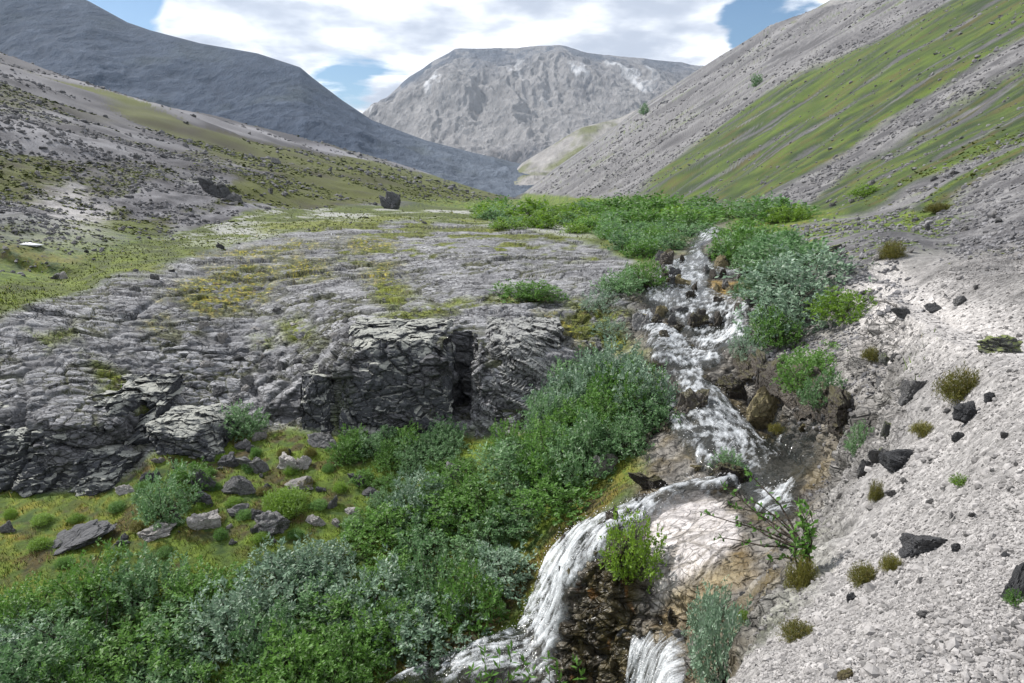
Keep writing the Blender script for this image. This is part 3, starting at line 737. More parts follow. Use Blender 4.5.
mountain('mountain', [(300, 175), (340, 140), (367, 114), (385, 102), (409, 80), (435, 63), (455, 52), (492, 52), (529, 49), (559, 50), (602, 59), (642, 62), (683, 67), (760, 84), (850, 110), (950, 160)],
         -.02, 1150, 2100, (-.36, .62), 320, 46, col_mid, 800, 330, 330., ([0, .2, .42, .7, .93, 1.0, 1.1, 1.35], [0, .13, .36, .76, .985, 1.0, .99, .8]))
def col_spur(X, Y, Z, T, N, r, r2, r3, U):
    c = lerp(rgb(.19, .182, .178), rgb(.33, .318, .305), np.clip(.5 + .6 * r2, 0, 1))
    gr = sstep(.0, .4, fbm2(X / 40, Y / 90, 4, 331) + .12)
    return lerp(c, np.broadcast_to(rgb(.10, .115, .03), c.shape), gr * .75)
mountain('spur', [(440, 230), (490, 196), (505, 182), (522, 163), (555, 143), (582, 127), (619, 118), (640, 108), (683, 84), (760, 40), (900, -40)],
         -.012, 520, 820, (-.1, .62), 330, 6, col_spur, 420, 200, 90.)
# ------------------------------------------------------------------ the stream: a sheet of water that follows its bed
def flow_coords(pts):
    poly = [hit(*p) for p in pts]; poly = [p for p in poly if p is not None]
    best = np.full(X.shape, 1e6, f32); al = np.zeros(X.shape, f32); la = np.zeros(X.shape, f32); run = 0.0
    for a, b in zip(poly[:-1], poly[1:]):
        ex, ey = b.x - a.x, b.y - a.y; L = math.sqrt(ex * ex + ey * ey + (b.z - a.z) ** 2) + 1e-9; l2 = ex * ex + ey * ey + 1e-9
        t = np.clip(((X - a.x) * ex + (Y - a.y) * ey) / l2, 0, 1)
        d = np.hypot(X - a.x - t * ex, Y - a.y - t * ey)
        s = ((X - a.x) * ey - (Y - a.y) * ex) / math.sqrt(l2)
        m = d < best
        best = np.where(m, d, best); al = np.where(m, run + t * L, al); la = np.where(m, s, la); run += L
    return al, la
fal, fla = flow_coords([(720, 226), (700, 245), (690, 262), (700, 285), (710, 300), (715, 330), (690, 365), (705, 400), (740, 450), (720, 478), (660, 500), (610, 532), (580, 562), (562, 610), (545, 645), (480, 668), (400, 700)])
wsl = 1 - Nb[..., 2]
foam = np.clip(foam + .8 * sstep(.15, .5, wsl) * wmask * (foam > .28), 0, 1)
st = fbm2(fla * 6.0 + .5 * nB, fal * 1.4, 4, 401); st2 = fbm2(fla * 17 + nB, fal * 4.5, 3, 402); st3 = fbm2(X * 5, Y * 5, 3, 403)
Wo = .05 + .05 * wmask + .03 * foam + foam * (.018 * st + .022 * st2 + .02) + (1 - foam) * .008 * st3 - (1 - sstep(.1, .8, wmask)) * .20
Pw = (Pg + Nb * Wo[..., None]).astype(f32)
keep = wmask > .04
fk = keep[:-1, :-1] & keep[1:, :-1] & keep[1:, 1:] & keep[:-1, 1:]
Fw = Fq.reshape(ncu - 1, ncv - 1, 4)[fk]
used, inv = np.unique(Fw, return_inverse=True)
fm = np.clip(foam * .60 + .42 * st + .45 * st2 + .45 * st3 - .06 * sstep(10, 9, Y) * sstep(.45, .2, wsl) + .10 * sstep(13, 18, Y), 0, 1) * sstep(.12, .45, foam)
Aw = np.stack([fm, np.clip(foam, 0, 1), wmask], 2).reshape(-1, 3)[used]
w = NT('stream_water')
pos = w.n('ShaderNodeNewGeometry').outputs['Position']
fa = w.n('ShaderNodeSeparateColor', i_Color=w.attr('foam').outputs['Color'])
fv = w.n('ShaderNodeMapping', i_0=w.attr('flow').outputs['Vector'], i_3=(13.0, 5.0, 1.0)).outputs[0]
nz = w.math('ADD', w.math('MULTIPLY', w.noise(fv, 1.6, 5, .7), .65), w.math('MULTIPLY', w.noise(pos, 14, 5, .65), .35)); nz2 = w.noise(pos, 38, 3, .6)
nl = w.noise(pos, 60, 2, .7)
ff = w.rng(w.math('ADD', fa.outputs[0], w.math('ADD', w.math('MULTIPLY', w.math('SUBTRACT', nz, .5), 1.0), w.math('MULTIPLY', w.math('SUBTRACT', nl, .5), .5))), .28, .92, 0, .92)
bmp = w.n('ShaderNodeBump', i_Strength=.6, i_Distance=.06, i_Height=w.math('ADD', w.math('MULTIPLY', nz, .6), w.math('MULTIPLY', nz2, .35)))
bm2 = w.n('ShaderNodeBump', i_Strength=.3, i_Distance=.02, i_Height=nz)
clear = w.n('ShaderNodeBsdfPrincipled', i_Base_Color=(.030, .033, .030, 1), i_Roughness=.06, i_Alpha=.55, i_Normal=bm2.outputs[0], i_IOR=1.33)
white = w.n('ShaderNodeBsdfPrincipled', i_Base_Color=w.mix(nz2, (.46, .50, .54, 1), (.86, .88, .90, 1)), i_Roughness=.5, i_Normal=bmp.outputs[0])
mxs = w.n('ShaderNodeMixShader', i_0=ff); w.link(clear.outputs[0], mxs.inputs[1]); w.link(white.outputs[0], mxs.inputs[2])
edge = w.rng(w.math('ADD', fa.outputs[2], w.math('MULTIPLY', w.math('SUBTRACT', nz, .5), 1.3)), .25, .75, 0, 1)
tp = w.n('ShaderNodeBsdfTransparent'); me_ = w.n('ShaderNodeMixShader', i_0=edge); w.link(tp.outputs[0], me_.inputs[1]); w.link(mxs.outputs[0], me_.inputs[2])
w.link(me_.outputs[0], w.out.inputs[0])
water = mesh_np('stream_water', Pw.reshape(-1, 3)[used], inv.reshape(-1, 4), w.m, True, {'foam': Aw, 'flow': np.stack([fla, fal, st3 * 0], 2).reshape(-1, 3)[used]})
tag(water, kind='structure')

# flecks of foam thrown up where the water breaks
rfm = np.random.default_rng(90)
wt = (foam * wmask) ** 2 * (np.abs(U) < .9) * (st + .4 > .3)
wt = wt.ravel().astype(np.float64); k = rfm.choice(X.size, 3200, p=wt / wt.sum())
fp = Pw.reshape(-1, 3)[k] + rfm.normal(0, .035, (3200, 3)).astype(f32) + np.array([0, 0, .03], f32) + np.array([0, 0, 1], f32) * np.abs(rfm.normal(0, .03, (3200, 1))).astype(f32) * foam.ravel()[k][:, None]
# ------------------------------------------------------------------ stones
def stone_material(name, c0, c1, lichen=(.42, .42, .36), lich=.35, wetness=0.0, moss=0.0, moss_or_lit_col=(.12, .115, .018)):
    s = NT(name)
    tc = s.n('ShaderNodeTexCoord').outputs['Object']; oi = s.n('ShaderNodeObjectInfo')
    off = s.n('ShaderNodeVectorMath', operation='ADD', i_0=tc, i_1=s.n('ShaderNodeVectorMath', operation='SCALE', i_0=oi.outputs['Location'], i_Scale=1.7).outputs[0]).outputs[0]
    a = s.noise(off, 5, 5, .65); b = s.noise(off, 22, 4, .65); c = s.noise(off, 2.2, 3, .5)
    v = s.n('ShaderNodeTexVoronoi', feature='DISTANCE_TO_EDGE', i_Vector=s.n('ShaderNodeMapping', i_0=off, i_3=(1.0, 1.6, 3.2)).outputs[0], i_Scale=2.4).outputs[0]
    ck = s.rng(v, .0, .045, 1, 0)
    base = s.mix(s.rng(s.math('ADD', s.math('MULTIPLY', a, .6), s.math('MULTIPLY', oi.outputs['Random'], .4)), .25, .8, 0, 1), (*c0, 1), (*c1, 1))
    base = s.mix(s.math('MULTIPLY', s.rng(b, .55, .68, 0, 1), lich), base, (*lichen, 1))
    if moss:
        up = s.n('ShaderNodeSeparateXYZ', i_0=s.n('ShaderNodeNewGeometry').outputs['Normal']).outputs[2]
        mm = s.math('MULTIPLY', s.rng(s.math('ADD', s.math('MULTIPLY', up, .55), c), .75, 1.0, 0, 1), moss)  # up-facing tint: moss on stones, painted lit top on the bedrock blocks
        base = s.mix(mm, base, (*moss_or_lit_col, 1))
    base = s.mix(s.math('MULTIPLY', ck, .5), base, (c0[0] * .35, c0[1] * .33, c0[2] * .33, 1))
    h = s.math('SUBTRACT', s.math('ADD', s.math('MULTIPLY', a, .10), s.math('MULTIPLY', b, .05)), s.math('MULTIPLY', ck, .02))
    bmp = s.n('ShaderNodeBump', i_Strength=.8, i_Distance=1.0, i_Height=h)
    bs = s.n('ShaderNodeBsdfPrincipled', i_Base_Color=base, i_Roughness=.9 - .6 * wetness, i_Normal=bmp.outputs[0])
    bs.inputs['Specular IOR Level'].default_value = .3
    s.link(bs.outputs[0], s.out.inputs[0])
    return s.m
M_GREY = stone_material('grey_stone', (.075, .075, .080), (.25, .245, .243), lich=.55)
M_PALE = stone_material('pale_stone', (.26, .245, .232), (.50, .475, .455), (.17, .165, .16), .45)
M_DARK = stone_material('dark_stone', (.055, .057, .062), (.12, .12, .125), (.24, .24, .23), .25)
M_WET = stone_material('wet_stone', (.035, .030, .026), (.11, .095, .08), (.14, .10, .03), .3, .9, .35)
M_TAN = stone_material('mossy_stone', (.16, .13, .075), (.29, .25, .15), (.30, .25, .08), .4, .3, .55)
M_LICH = stone_material('lichened_stone', (.08, .08, .08), (.19, .19, .185), (.26, .33, .10), .5, 0, .9, (.27, .32, .11))
M_SCREE = stone_material('scree_stone', (.17, .165, .163), (.34, .33, .325), lich=.3)

def ico(sub):
    import bmesh
    bm = bmesh.new(); bmesh.ops.create_icosphere(bm, subdivisions=sub, radius=1.0)
    bm.verts.ensure_lookup_table()
    v = np.array([x.co[:] for x in bm.verts], f32); f = np.array([[q.index for q in p.verts] for p in bm.faces], np.int32)
    bm.free(); return v, f
ICO4 = ico(5); ICO1 = ico(1); ICO2 = ico(2)
def rock_shape(seed, base, cuts=12, noisea=.085):
    r = np.random.default_rng(seed)
    v = base[0].copy()
    st = np.array([1, r.uniform(.65, .95), r.uniform(.5, .8)], f32)
    for k in range(cuts):
        n = r.normal(size=3); n[2] *= .8; n /= np.linalg.norm(n)
        d = r.uniform(.36, .74)
        s = v @ n.astype(f32) - d
        v = v - np.maximum(s, 0)[:, None] * n.astype(f32) * .94
    v = v * st
    d = fbm2(v[:, 0] * 2.2 + seed * 3.1 + v[:, 2] * 1.3, v[:, 1] * 2.2 + v[:, 2] * 1.9, 4, seed) * noisea
    d += .4 * noisea * np.abs(noise2(v[:, 0] * 7 + v[:, 2] * 5, v[:, 1] * 7 - v[:, 2] * 4, seed + 5))
    nn = v / (np.linalg.norm(v, axis=1, keepdims=True) + 1e-6)
    v = v + nn * d[:, None]
    q = v * np.array([1, 1, 1], f32); dz = q[:, 2] + .25 * q[:, 0]
    for sc, am, sd_ in ((.75, .16, 1), (.32, .075, 2), (.13, .03, 3)):
        F1, F2, ID, a_, b_, c_ = worley3(q[:, 0] / sc + seed, q[:, 1] / sc, dz / (sc * .5), seed + sd_)
        e1 = _r(ID); e2 = _r(ID * np.uint32(747796405) + np.uint32(13)); e3 = _r(ID * np.uint32(277803737) + np.uint32(7))
        v = v + nn * ((e1 - .55) * am - sstep(.12, 0, F2 - F1) * am * .45 + (a_ * (e2 - .5) + b_ * (e3 - .5)) * am)[:, None]
    v = v / np.abs(v[:, :2]).max()
    v[:, 2] -= v[:, 2].min(); v[:, 2] /= v[:, 2].max()
    return v.astype(f32)
ROCK_ME = []
for k in range(14):
    o = mesh_np('boulder', rock_shape(500 + k, ICO4 if k < 10 else ICO4, 9 + k % 6), ICO4[1], M_GREY, True, link=False)
    me = o.data
    me.set_sharp_from_angle(angle=math.radians(38))
    ROCK_ME.append(me); bpy.data.objects.remove(o)
rk = random.Random(3)
def stone(px, py, wpx, hpx, mat, label=None, group=None, tilt=0.0, name='boulder', cat='boulder', sink=.38, mesh=None, rz=None, depth=.8):
    """a stone whose foot is seen at photo point (px, py), about wpx by hpx large there"""
    h = ground_hit(px, py)
    if h is None: return None
    rng_ = math.hypot(h.y * CP - h.z * SP, 0)
    s = rng_ / F_PX
    wd, ht = wpx * s, hpx * s
    return stone_at(h.x, h.y + wd * .25 * depth, wd, ht, mat, label, group, tilt, name, cat, sink, mesh, rz, depth)
def stone_at(x, y, wd, ht, mat, label, group=None, tilt=0.0, name='boulder', cat='boulder', sink=.38, mesh=None, rz=None, depth=.8):
    if label.startswith(('small grey stone in', 'angular grey')): tilt -= .2
    o = bpy.data.objects.new(name, ROCK_ME[(mesh if mesh is not None else rk.randrange(14)) % 14])
    COL.objects.link(o)
    z = min(surf_z(x, y), surf_z(x, max(.9, y - wd * .3)))
    zz = ht / (1 - sink)
    o.location = (x, y, z - zz * sink)
    o.scale = (wd * .5, wd * .5 * depth, zz)
    o.rotation_euler = (rk.uniform(-.06, .06), tilt, rz if rz is not None else rk.uniform(-.35, .35))
    o.material_slots[0].link = 'OBJECT'; o.material_slots[0].material = mat
    tag(o, label, cat, group)
    return o
STONES = [
    (323, 447, 38, 17, M_GREY, 'flat grey boulder in the turf below the right end of the dark cliff', .08),
    (258, 441, 18, 12, M_PALE, 'small whitish angular stone, uppermost of the stones in the meadow', 0),
    (285, 471, 34, 20, M_PALE, 'pale pinkish cracked boulder amid the meadow stones', .05),
    (303, 470, 15, 16, M_PALE, 'small pale stone touching the pinkish cracked boulder', 0),
    (252, 473, 34, 19, M_GREY, 'grey boulder just left of the pinkish cracked boulder', -.1),
    (241, 496, 38, 23, M_GREY, 'blocky grey boulder with level cracks in the middle of the meadow stones', -.06),
    (300, 493, 36, 15, M_PALE, 'pale flat wedge of rock with its long tip pointing right in the turf', -.18),
    (202, 492, 40, 30, M_DARK, 'big dark boulder leaning over another at the left of the meadow stones', -.35),
    (199, 506, 28, 17, M_DARK, 'low dark stone under the big leaning dark boulder', 0),
    (209, 531, 38, 26, M_PALE, 'pale tilted slab stone above the willow thicket, lowest on its left side', -.45),
    (268, 537, 42, 28, M_GREY, 'large grey angular boulder just above the willow thicket', -.25),
    (330, 507, 15, 16, M_GREY, 'small upright grey stone alone in the turf, right of the flat pale wedge', .2),
    (226, 468, 28, 17, M_DARK, 'dark grey stone half under turf, upslope of the blocky cracked boulder', -.2),
    (242, 450, 22, 11, M_GREY, 'low grey stone beneath the small whitish stone', 0),
    (214, 437, 15, 15, M_PALE, 'speckled light stone beside the little bush under the slab edge', 0),
    (206, 450, 26, 10, M_GREY, 'flat thin grey stone below the speckled light stone', -.1),
    (255, 521, 18, 13, M_DARK, 'small dark stone behind the large angular boulder above the thicket', .1),
    (238, 516, 22, 12, M_GREY, 'low grey stone right of the pale tilted slab stone', -.2),
    (357, 486, 20, 15, M_GREY, 'light grey stone at the left edge of the middle shrubs', 0),
    (372, 499, 22, 12, M_GREY, 'grey stone in front of the light grey one among the middle shrubs', 0),
    (351, 515, 16, 8, M_PALE, 'small pale flat stone in grass before the middle shrubs', 0),
    (314, 527, 24, 13, M_PALE, 'pale rounded stone on the lower turf between boulder and thicket', -.1),
    (335, 526, 14, 9, M_PALE, 'second pale little stone right beside the pale rounded stone', 0),
    (319, 493, 13, 7, M_DARK, 'tiny dark stone at the tip of the flat pale wedge', 0),
    (150, 540, 46, 15, M_PALE, 'pale flat slab lying along the upper rim of the thicket', -.18),
    (118, 549, 34, 13, M_DARK, 'dark low rock next to the pale flat slab at the thicket rim', -.25),
    (48, 560, 108, 15, M_DARK, 'long purplish grey ledge stone slanting through the mossy meadow', -.34),
    (4, 534, 18, 14, M_GREY, 'grey lichened stone at the far left in orange moss', 0),
    (125, 494, 22, 11, M_PALE, 'pinkish stone at the foot of the dark slab cliff, left of a bush', 0),
    (147, 484, 24, 16, M_DARK, 'dark stone wedged under the slab edge above the meadow bush', 0),
    (452, 480, 22, 18, M_GREY, 'grey rounded stone poking out of the middle willow shrubs', 0),
    (605, 475, 30, 20, M_PALE, 'pinkish block at the bank, right of the big central willow', .1),
    (650, 490, 42, 16, M_WET, 'wet dark boulder at the brink above the lower left waterfall', 0),
    (769, 425, 56, 40, M_TAN, 'big tan mossy boulder standing in the pool beside the white chute', .1),
    (690, 422, 46, 34, M_WET, 'long dark wet boulder splitting the main chute in two', .35),
    (728, 396, 38, 22, M_WET, 'dark wet block right of the top of the main chute', .2),
    (727, 480, 44, 16, M_WET, 'low wet rock carrying a leafy green plant amid the rapids', 0),
    (681, 288, 24, 11, M_TAN, 'brown mossy stone in the middle of the upper rapids', 0),
    (735, 297, 26, 12, M_TAN, 'orange brown rock on the right shore of the upper rapids', 0),
    (739, 249, 13, 9, M_PALE, 'light grey block among green shrubs by the upper stream', 0),
    (697, 332, 34, 22, M_WET, 'dark block between the two white spouts of the middle fall', 0),
    (718, 331, 17, 20, M_WET, 'narrow dark block at the right spout of the middle fall', 0),
    (640, 330, 26, 20, M_GREY, 'rounded pinkish grey rock on the left shore of the middle fall', .2),
    (660, 318, 14, 14, M_TAN, 'yellow mossy stone just above the left spout of the middle fall', 0),
    (932, 550, 46, 18, M_DARK, 'smooth dark oval boulder lying alone on the pale scree', -.12),
    (908, 463, 42, 15, M_DARK, 'long flat dark rock at the lip of the scree above the pool', -.15),
    (882, 461, 26, 16, M_GREY, 'grey rock joined to the left of the long flat dark rock', 0),
    (869, 474, 22, 17, M_GREY, 'squarish rock at the very brink of the bank over the pool', 0),
    (974, 415, 30, 15, M_DARK, 'dark wedge boulder on scree below the brown moss cushion', -.1),
    (992, 399, 13, 8, M_DARK, 'small black stone up the scree from the dark wedge boulder', 0),
    (959, 438, 14, 8, M_DARK, 'little dark stone down the scree from the dark wedge boulder', 0),
    (892, 432, 24, 13, M_LICH, 'brownish lichened rock by the small bush at the pool bank', 0),
    (1003, 353, 52, 17, M_LICH, 'dark rock with a pale green lichen cap at the path side', 0),
    (1015, 602, 32, 40, M_DARK, 'tall dark rock at the right border of the scree', .1),
    (853, 601, 14, 8, M_DARK, 'small dark stone beneath the twin moss cushions on the scree', -.2),
    (846, 680, 18, 11, M_TAN, 'brown mossy stone at the bottom of the scree', .3),
    (937, 311, 17, 9, M_DARK, 'dark stone on the slope just above the footpath', -.2),
    (964, 302, 18, 7, M_GREY, 'flat grey stone on the slope above the footpath, uphill of a dark one', -.3),
    (918, 398, 28, 20, M_GREY, 'grey boulder left of the brown moss cushion under the path', 0),
    (393, 210, 22, 19, M_DARK, 'dark pointed boulder on the horizon of the turf below the left hill', -.25),
    (209, 196, 36, 17, M_DARK, 'big blue grey boulder at the foot of the left hillside', .2),
    (234, 203, 22, 10, M_GREY, 'low grey boulder right of the big blue grey one at the hill foot', .1),
]
for k, (px, py, a, b, m_, lab, ti) in enumerate(STONES):
    if px < 380 and py > 400: b *= .80; a *= 1.06
    stone(px, py, a, b, m_, lab, None, ti, mesh=k)
# bedrock standing out of the slab: blocks moved along their joints
M_OUT = stone_material('jointed_bedrock', (.045, .048, .056), (.095, .098, .108), (.20, .205, .19), .25, 0, 1.0, (.34, .345, .31))  # dark base and pale lichen top also paint shaded front and lit top
M_OUTR = stone_material('leaning_bedrock', (.13, .13, .135), (.28, .28, .28), (.34, .35, .31), .45, 0, .6, (.36, .365, .34))  # lighter bedrock copy: the better lit face is put into the colour
def outcrop(x0, x1, y0, y1, zb, zt, lean, seed, mat, label, cell=(.75, .75, .34), dip=.10, res=80, rise=.0, sh=.13):
    r = np.random.default_rng(seed); t = np.linspace(-1, 1, res); A, B = np.meshgrid(t, t, indexing='ij'); one = np.ones_like(A)
    faces = [(A, -one, B), (A, B, one), (-one, -A, B), (one, A, B), (-A, one, B)]
    Vs = []; Fs = []; n = 0
    q = np.arange(res * res).reshape(res, res)
    Fq_ = np.stack([q[:-1, :-1], q[1:, :-1], q[1:, 1:], q[:-1, 1:]], 2).reshape(-1, 4)
    for f in faces:
        Vs.append(np.stack([c.ravel() for c in f], 1)); Fs.append(Fq_ + n); n += res * res
    v = np.concatenate(Vs)
    for k in range(9):
        nn = r.normal(size=3); nn[2] = abs(nn[2]) * .8; nn[1] = -abs(nn[1]); nn /= np.linalg.norm(nn)
        s_ = v @ nn - r.uniform(1.05, 1.25); v = v - np.maximum(s_, 0)[:, None] * nn * .9
    L = np.array([x1 - x0, y1 - y0, zt - zb]) / 2
    P = v * L + np.array([x0 + x1, y0 + y1, zb + zt]) / 2
    P[:, 1] += lean * (P[:, 2] - zb); P[:, 2] += rise * (P[:, 1] - y0) * sstep(zb, zt, P[:, 2])
    P = P.astype(f32)
    wv_ = .045 * np.stack([noise2(P[:, 1] * 1.3 + seed, P[:, 2] * 1.3, seed), noise2(P[:, 0] * 1.3, P[:, 2] * 1.3 + seed, seed + 1), noise2(P[:, 0] * 1.3 + seed, P[:, 1] * 1.3, seed + 2)], 1)
    Q = P + wv_; dz = Q[:, 2] + dip * Q[:, 0] + .06 * Q[:, 1]
    D3 = np.zeros_like(P)
    for sc, am, sd_ in ((1.0, sh, 1), (.42, sh * .5, 2), (.17, sh * .22, 3)):
        F1, F2, ID, a_, b_, c_ = worley3(Q[:, 0] / (cell[0] * sc), Q[:, 1] / (cell[1] * sc), dz / (cell[2] * sc), seed + sd_)
        e1 = _r(ID); e2 = _r(ID * np.uint32(747796405) + np.uint32(13)); e3 = _r(ID * np.uint32(277803737) + np.uint32(7))
        D3 += np.stack([(e1 - .5) * am, (e2 - .5) * am * 2.2 + a_ * (e3 - .5) * am, (e3 - .5) * am * .8], 1)
        ck_ = sstep(.10, .0, F2 - F1)
        D3[:, 1] += ck_ * am * .7; D3[:, 2] -= ck_ * am * .3
    P = P + D3
    c0 = np.array([(x0 + x1) / 2, (y0 + y1) / 2, zb], f32)
    o = mesh_np('rock_outcrop', P - c0, np.concatenate(Fs), mat, True)
    o.data.set_sharp_from_angle(angle=math.radians(32))
    o.location = c0; tag(o, label, 'rock outcrop'); return o
outcrop(-4.05, -1.50, 14.95, 17.5, -5.9, -3.42, .05, 951, M_OUT, 'big dark split block of bedrock with a sheer front, left of the black cleft', (1.25, 1.1, .85), .16, rise=.06, sh=.15)
outcrop(-.92, 1.25, 14.55, 17.2, -5.7, -3.50, .42, 957, M_OUTR, 'grey layered rock face leaning back, right of the black cleft', (1.0, .8, .24), .5, rise=.05, sh=.13)
outcrop(-13.2, -8.2, 13.15, 15.6, -6.6, -4.62, .32, 963, M_OUT, 'dark craggy rock mass at the left end of the slab above the mossy turf', (1.3, 1.0, .75), -.25, 100, rise=.05, sh=.24)
outcrop(-8.1, -6.55, 13.9, 15.4, -6.2, -5.0, .3, 969, M_OUT, 'lower dark rock with an overhanging lip beside the left rock mass', (1.1, .9, .55), .12, 60, sh=.16)
outcrop(-5.0, -4.1, 15.2, 16.6, -5.8, -4.25, .1, 973, M_OUT, 'narrow dark rock pillar against the left side of the big split block', (.7, .6, .7), .1, 50, sh=.12)
# the long undercut ledge on the right of the middle pool
ha, hb = ground_hit(742, 372), ground_hit(846, 438)
ln = (hb - ha)
for k, (t_, sc_) in enumerate(((.06, .85), (.26, 1.1), (.45, 1.0), (.63, 1.15), (.80, .95), (.95, .8))):
    p_ = ha + ln * t_
    stone_at(p_.x + .12, p_.y + .28, ln.length * .30 * sc_, .50 * sc_, M_WET, 'dark mossy rock of the ledge that slants down to the pool beneath the green bushes', 'rocks of the pool ledge', math.asin(-ln.z / ln.length) * -.6, 'boulder', 'boulder', .45, 3 + k, math.atan2(ln.y, ln.x) + rk.uniform(-.15, .15), .5)
# scattered stones, many alike
def scatter(n, region, test, size, mat, label, group, name='stone', cat='stone', flat=.6, seed=1):
    r = random.Random(seed); c = 0; tries = 0
    while c < n and tries < n * 60:
        tries += 1
        px = r.uniform(region[0], region[2]); py = r.uniform(region[1], region[3])
        h = ground_hit(px, py)
        if h is None or not test(px, py, h): continue
        s = (h.y * CP - h.z * SP) / F_PX
        wd = r.uniform(*size) * s if size[0] > 1 else r.uniform(*size)
        mt = r.choice(mat)
        stone_at(h.x, h.y, wd, wd * flat * r.uniform(.6, 1.1), mt, label, group, r.uniform(-.3, .3), name, cat, .3, r.randrange(14), r.uniform(0, 6.28), r.uniform(.6, .9))
        c += 1
def inz(zn):
    def f(px, py, h):
        i = int(np.clip(np.searchsorted(uu, h.x / h.y), 0, ncu - 1)); j = int(np.argmin(np.abs(Pd[i, :, 1] - h.y)))
        return zn[i, j] > .5
    return f
scatter(34, (635, 232, 835, 520), inz(np.where(Z_pale < .3, Z_bed, 0)), (8, 22), [M_WET, M_WET, M_TAN, M_GREY], 'wet brown or dark stone lying in the stream bed among the rapids', 'stones in the stream bed', seed=5)
scatter(32, (638, 256, 750, 330), inz(np.where(Z_pale < .3, Z_bed, 0)), (8, 19), [M_WET, M_TAN, M_WET, M_GREY], 'dark or mossy stone breaking the water of the upper cascades', 'stones of the upper cascades', seed=15, flat=1.05)
scatter(16, (560, 478, 740, 640), inz(np.where(Z_pale < .3, wmask, 0)), (10, 22), [M_WET, M_WET, M_TAN], 'wet stone splitting the white water of the lower falls', 'stones in the lower falls', seed=16, flat=1.0)
scatter(40, (740, 235, 905, 520), inz(np.clip(Z_bank - .3 * Z_scree, 0, 1)), (7, 18), [M_GREY, M_GREY, M_PALE, M_LICH], 'greyish loose stone on the rubble bank right of the stream', 'loose stones of the right bank', seed=6)
scatter(25, (800, 165, 1023, 330), lambda px, py, h: h.x > 6, (5, 13), [M_GREY, M_SCREE, M_GREY, M_SCREE], 'grey loose stone on the scree and turf above the footpath', 'loose stones above the footpath', seed=7)
scatter(12, (560, 560, 800, 682), inz(np.where(Z_pale < .3, np.maximum(Z_bank, Z_bed * (1 - wmask)), 0)), (9, 26), [M_WET, M_WET, M_GREY, M_DARK], 'dark wet stone in the gully beside the lower falls', 'stones of the lower gully', seed=8)
scatter(20, (0, 90, 320, 290), lambda px, py, h: h.y > 22, (6, 15), [M_GREY, M_GREY, M_DARK, M_PALE], 'grey loose block strewn over the left hillside', 'loose blocks of the left hillside', seed=9)
scatter(18, (860, 400, 1020, 675), inz(Z_scree), (5, 13), [M_DARK, M_SCREE, M_SCREE, M_SCREE, M_GREY], 'dark or grey fist sized stone standing out on the pale scree', 'larger stones on the scree', seed=10)
scatter(14, (60, 230, 600, 420), inz(Z_slab), (7, 15), [M_GREY, M_GREY, M_PALE], 'grey loose flake lying on the cracked rock slab', 'loose flakes on the slab', flat=.4, seed=12)
scatter(30, (180, 325, 335, 425), inz(Z_slab), (8, 20), [M_GREY, M_GREY, M_PALE, M_DARK], 'angular grey block of the shattered slab edge left of the big split block', 'angular blocks of the shattered slab edge', flat=.55, seed=13)
scatter(45, (150, 425, 380, 545), lambda px, py, h: h.y < 16 and h.z < -5.4, (4, 13), [M_GREY, M_GREY, M_PALE, M_DARK], 'small grey stone in the turf among the meadow boulders', 'small stones in the meadow', seed=14)

# ------------------------------------------------------------------ gravel and rubble nobody could count
def stone_field(name, centers, sizes, mat, base, cols, seed, flat=(.5, .9)):
    r = np.random.default_rng(seed); n = len(centers); nb = len(base[0])
    B = base[0][None] * (1 + r.normal(0, .20, (n, nb, 1)).astype(f32))
    B = B * np.stack([np.ones(n), r.uniform(.6, 1, n), r.uniform(*flat, n)], 1)[:, None].astype(f32)
    a = r.uniform(0, 6.28, n); t = r.normal(0, .3, n)
    ca, sa = np.cos(a)[:, None], np.sin(a)[:, None]; ct, st = np.cos(t)[:, None], np.sin(t)[:, None]
    x = B[..., 0]; y = B[..., 1]; z = B[..., 2]
    x, z = x * ct - z * st, x * st + z * ct
    x, y = x * ca - y * sa, x * sa + y * ca
    Vv = np.stack([x, y, z], 2) * sizes[:, None, None] + centers[:, None]
    Ff = (base[1][None] + (np.arange(n) * nb)[:, None, None]).reshape(-1, 3)
    o = mesh_np(name, Vv.reshape(-1, 3), Ff, mat, False, {'albedo': np.repeat(cols, nb, 0)})
    return tag(o, kind='stuff')
def attr_material(name, rough=.9, var=.25, scale=30.):
    s = NT(name); pos = s.n('ShaderNodeNewGeometry').outputs['Position']
    v = s.rng(s.noise(pos, scale, 4, .6), .25, .75, 1 - var, 1 + var)
    base = s.mix(1.0, s.attr('albedo').outputs['Color'], s.n('ShaderNodeCombineColor', i_0=v, i_1=v, i_2=v).outputs[0], 'MULTIPLY')
    bs = s.n('ShaderNodeBsdfPrincipled', i_Base_Color=base, i_Roughness=rough); bs.inputs['Specular IOR Level'].default_value = .25
    s.link(bs.outputs[0], s.out.inputs[0]); return s.m
M_GRAV = attr_material('gravel_stone', scale=60.); M_RUB = attr_material('rubble_stone', scale=4.)
def sample_ground(wt, n, seed):
    """points of the finished ground, drawn with a weight per grid point"""
    r = np.random.default_rng(seed)
    p = np.clip(wt, 0, None).ravel().astype(np.float64); p /= p.sum()
    k = r.choice(p.size, n, p=p)
    i, j = np.divmod(k, ncv); i = np.clip(i, 0, ncu - 2); j = np.clip(j, 0, ncv - 2)
    a = r.random(n)[:, None].astype(f32); b = r.random(n)[:, None].astype(f32)
    P = (Pd[i, j] * (1 - a) + Pd[i + 1, j] * a) * (1 - b) + (Pd[i, j + 1] * (1 - a) + Pd[i + 1, j + 1] * a) * b
    return P.astype(f32), i, j
inview = (np.abs(U) < .92)
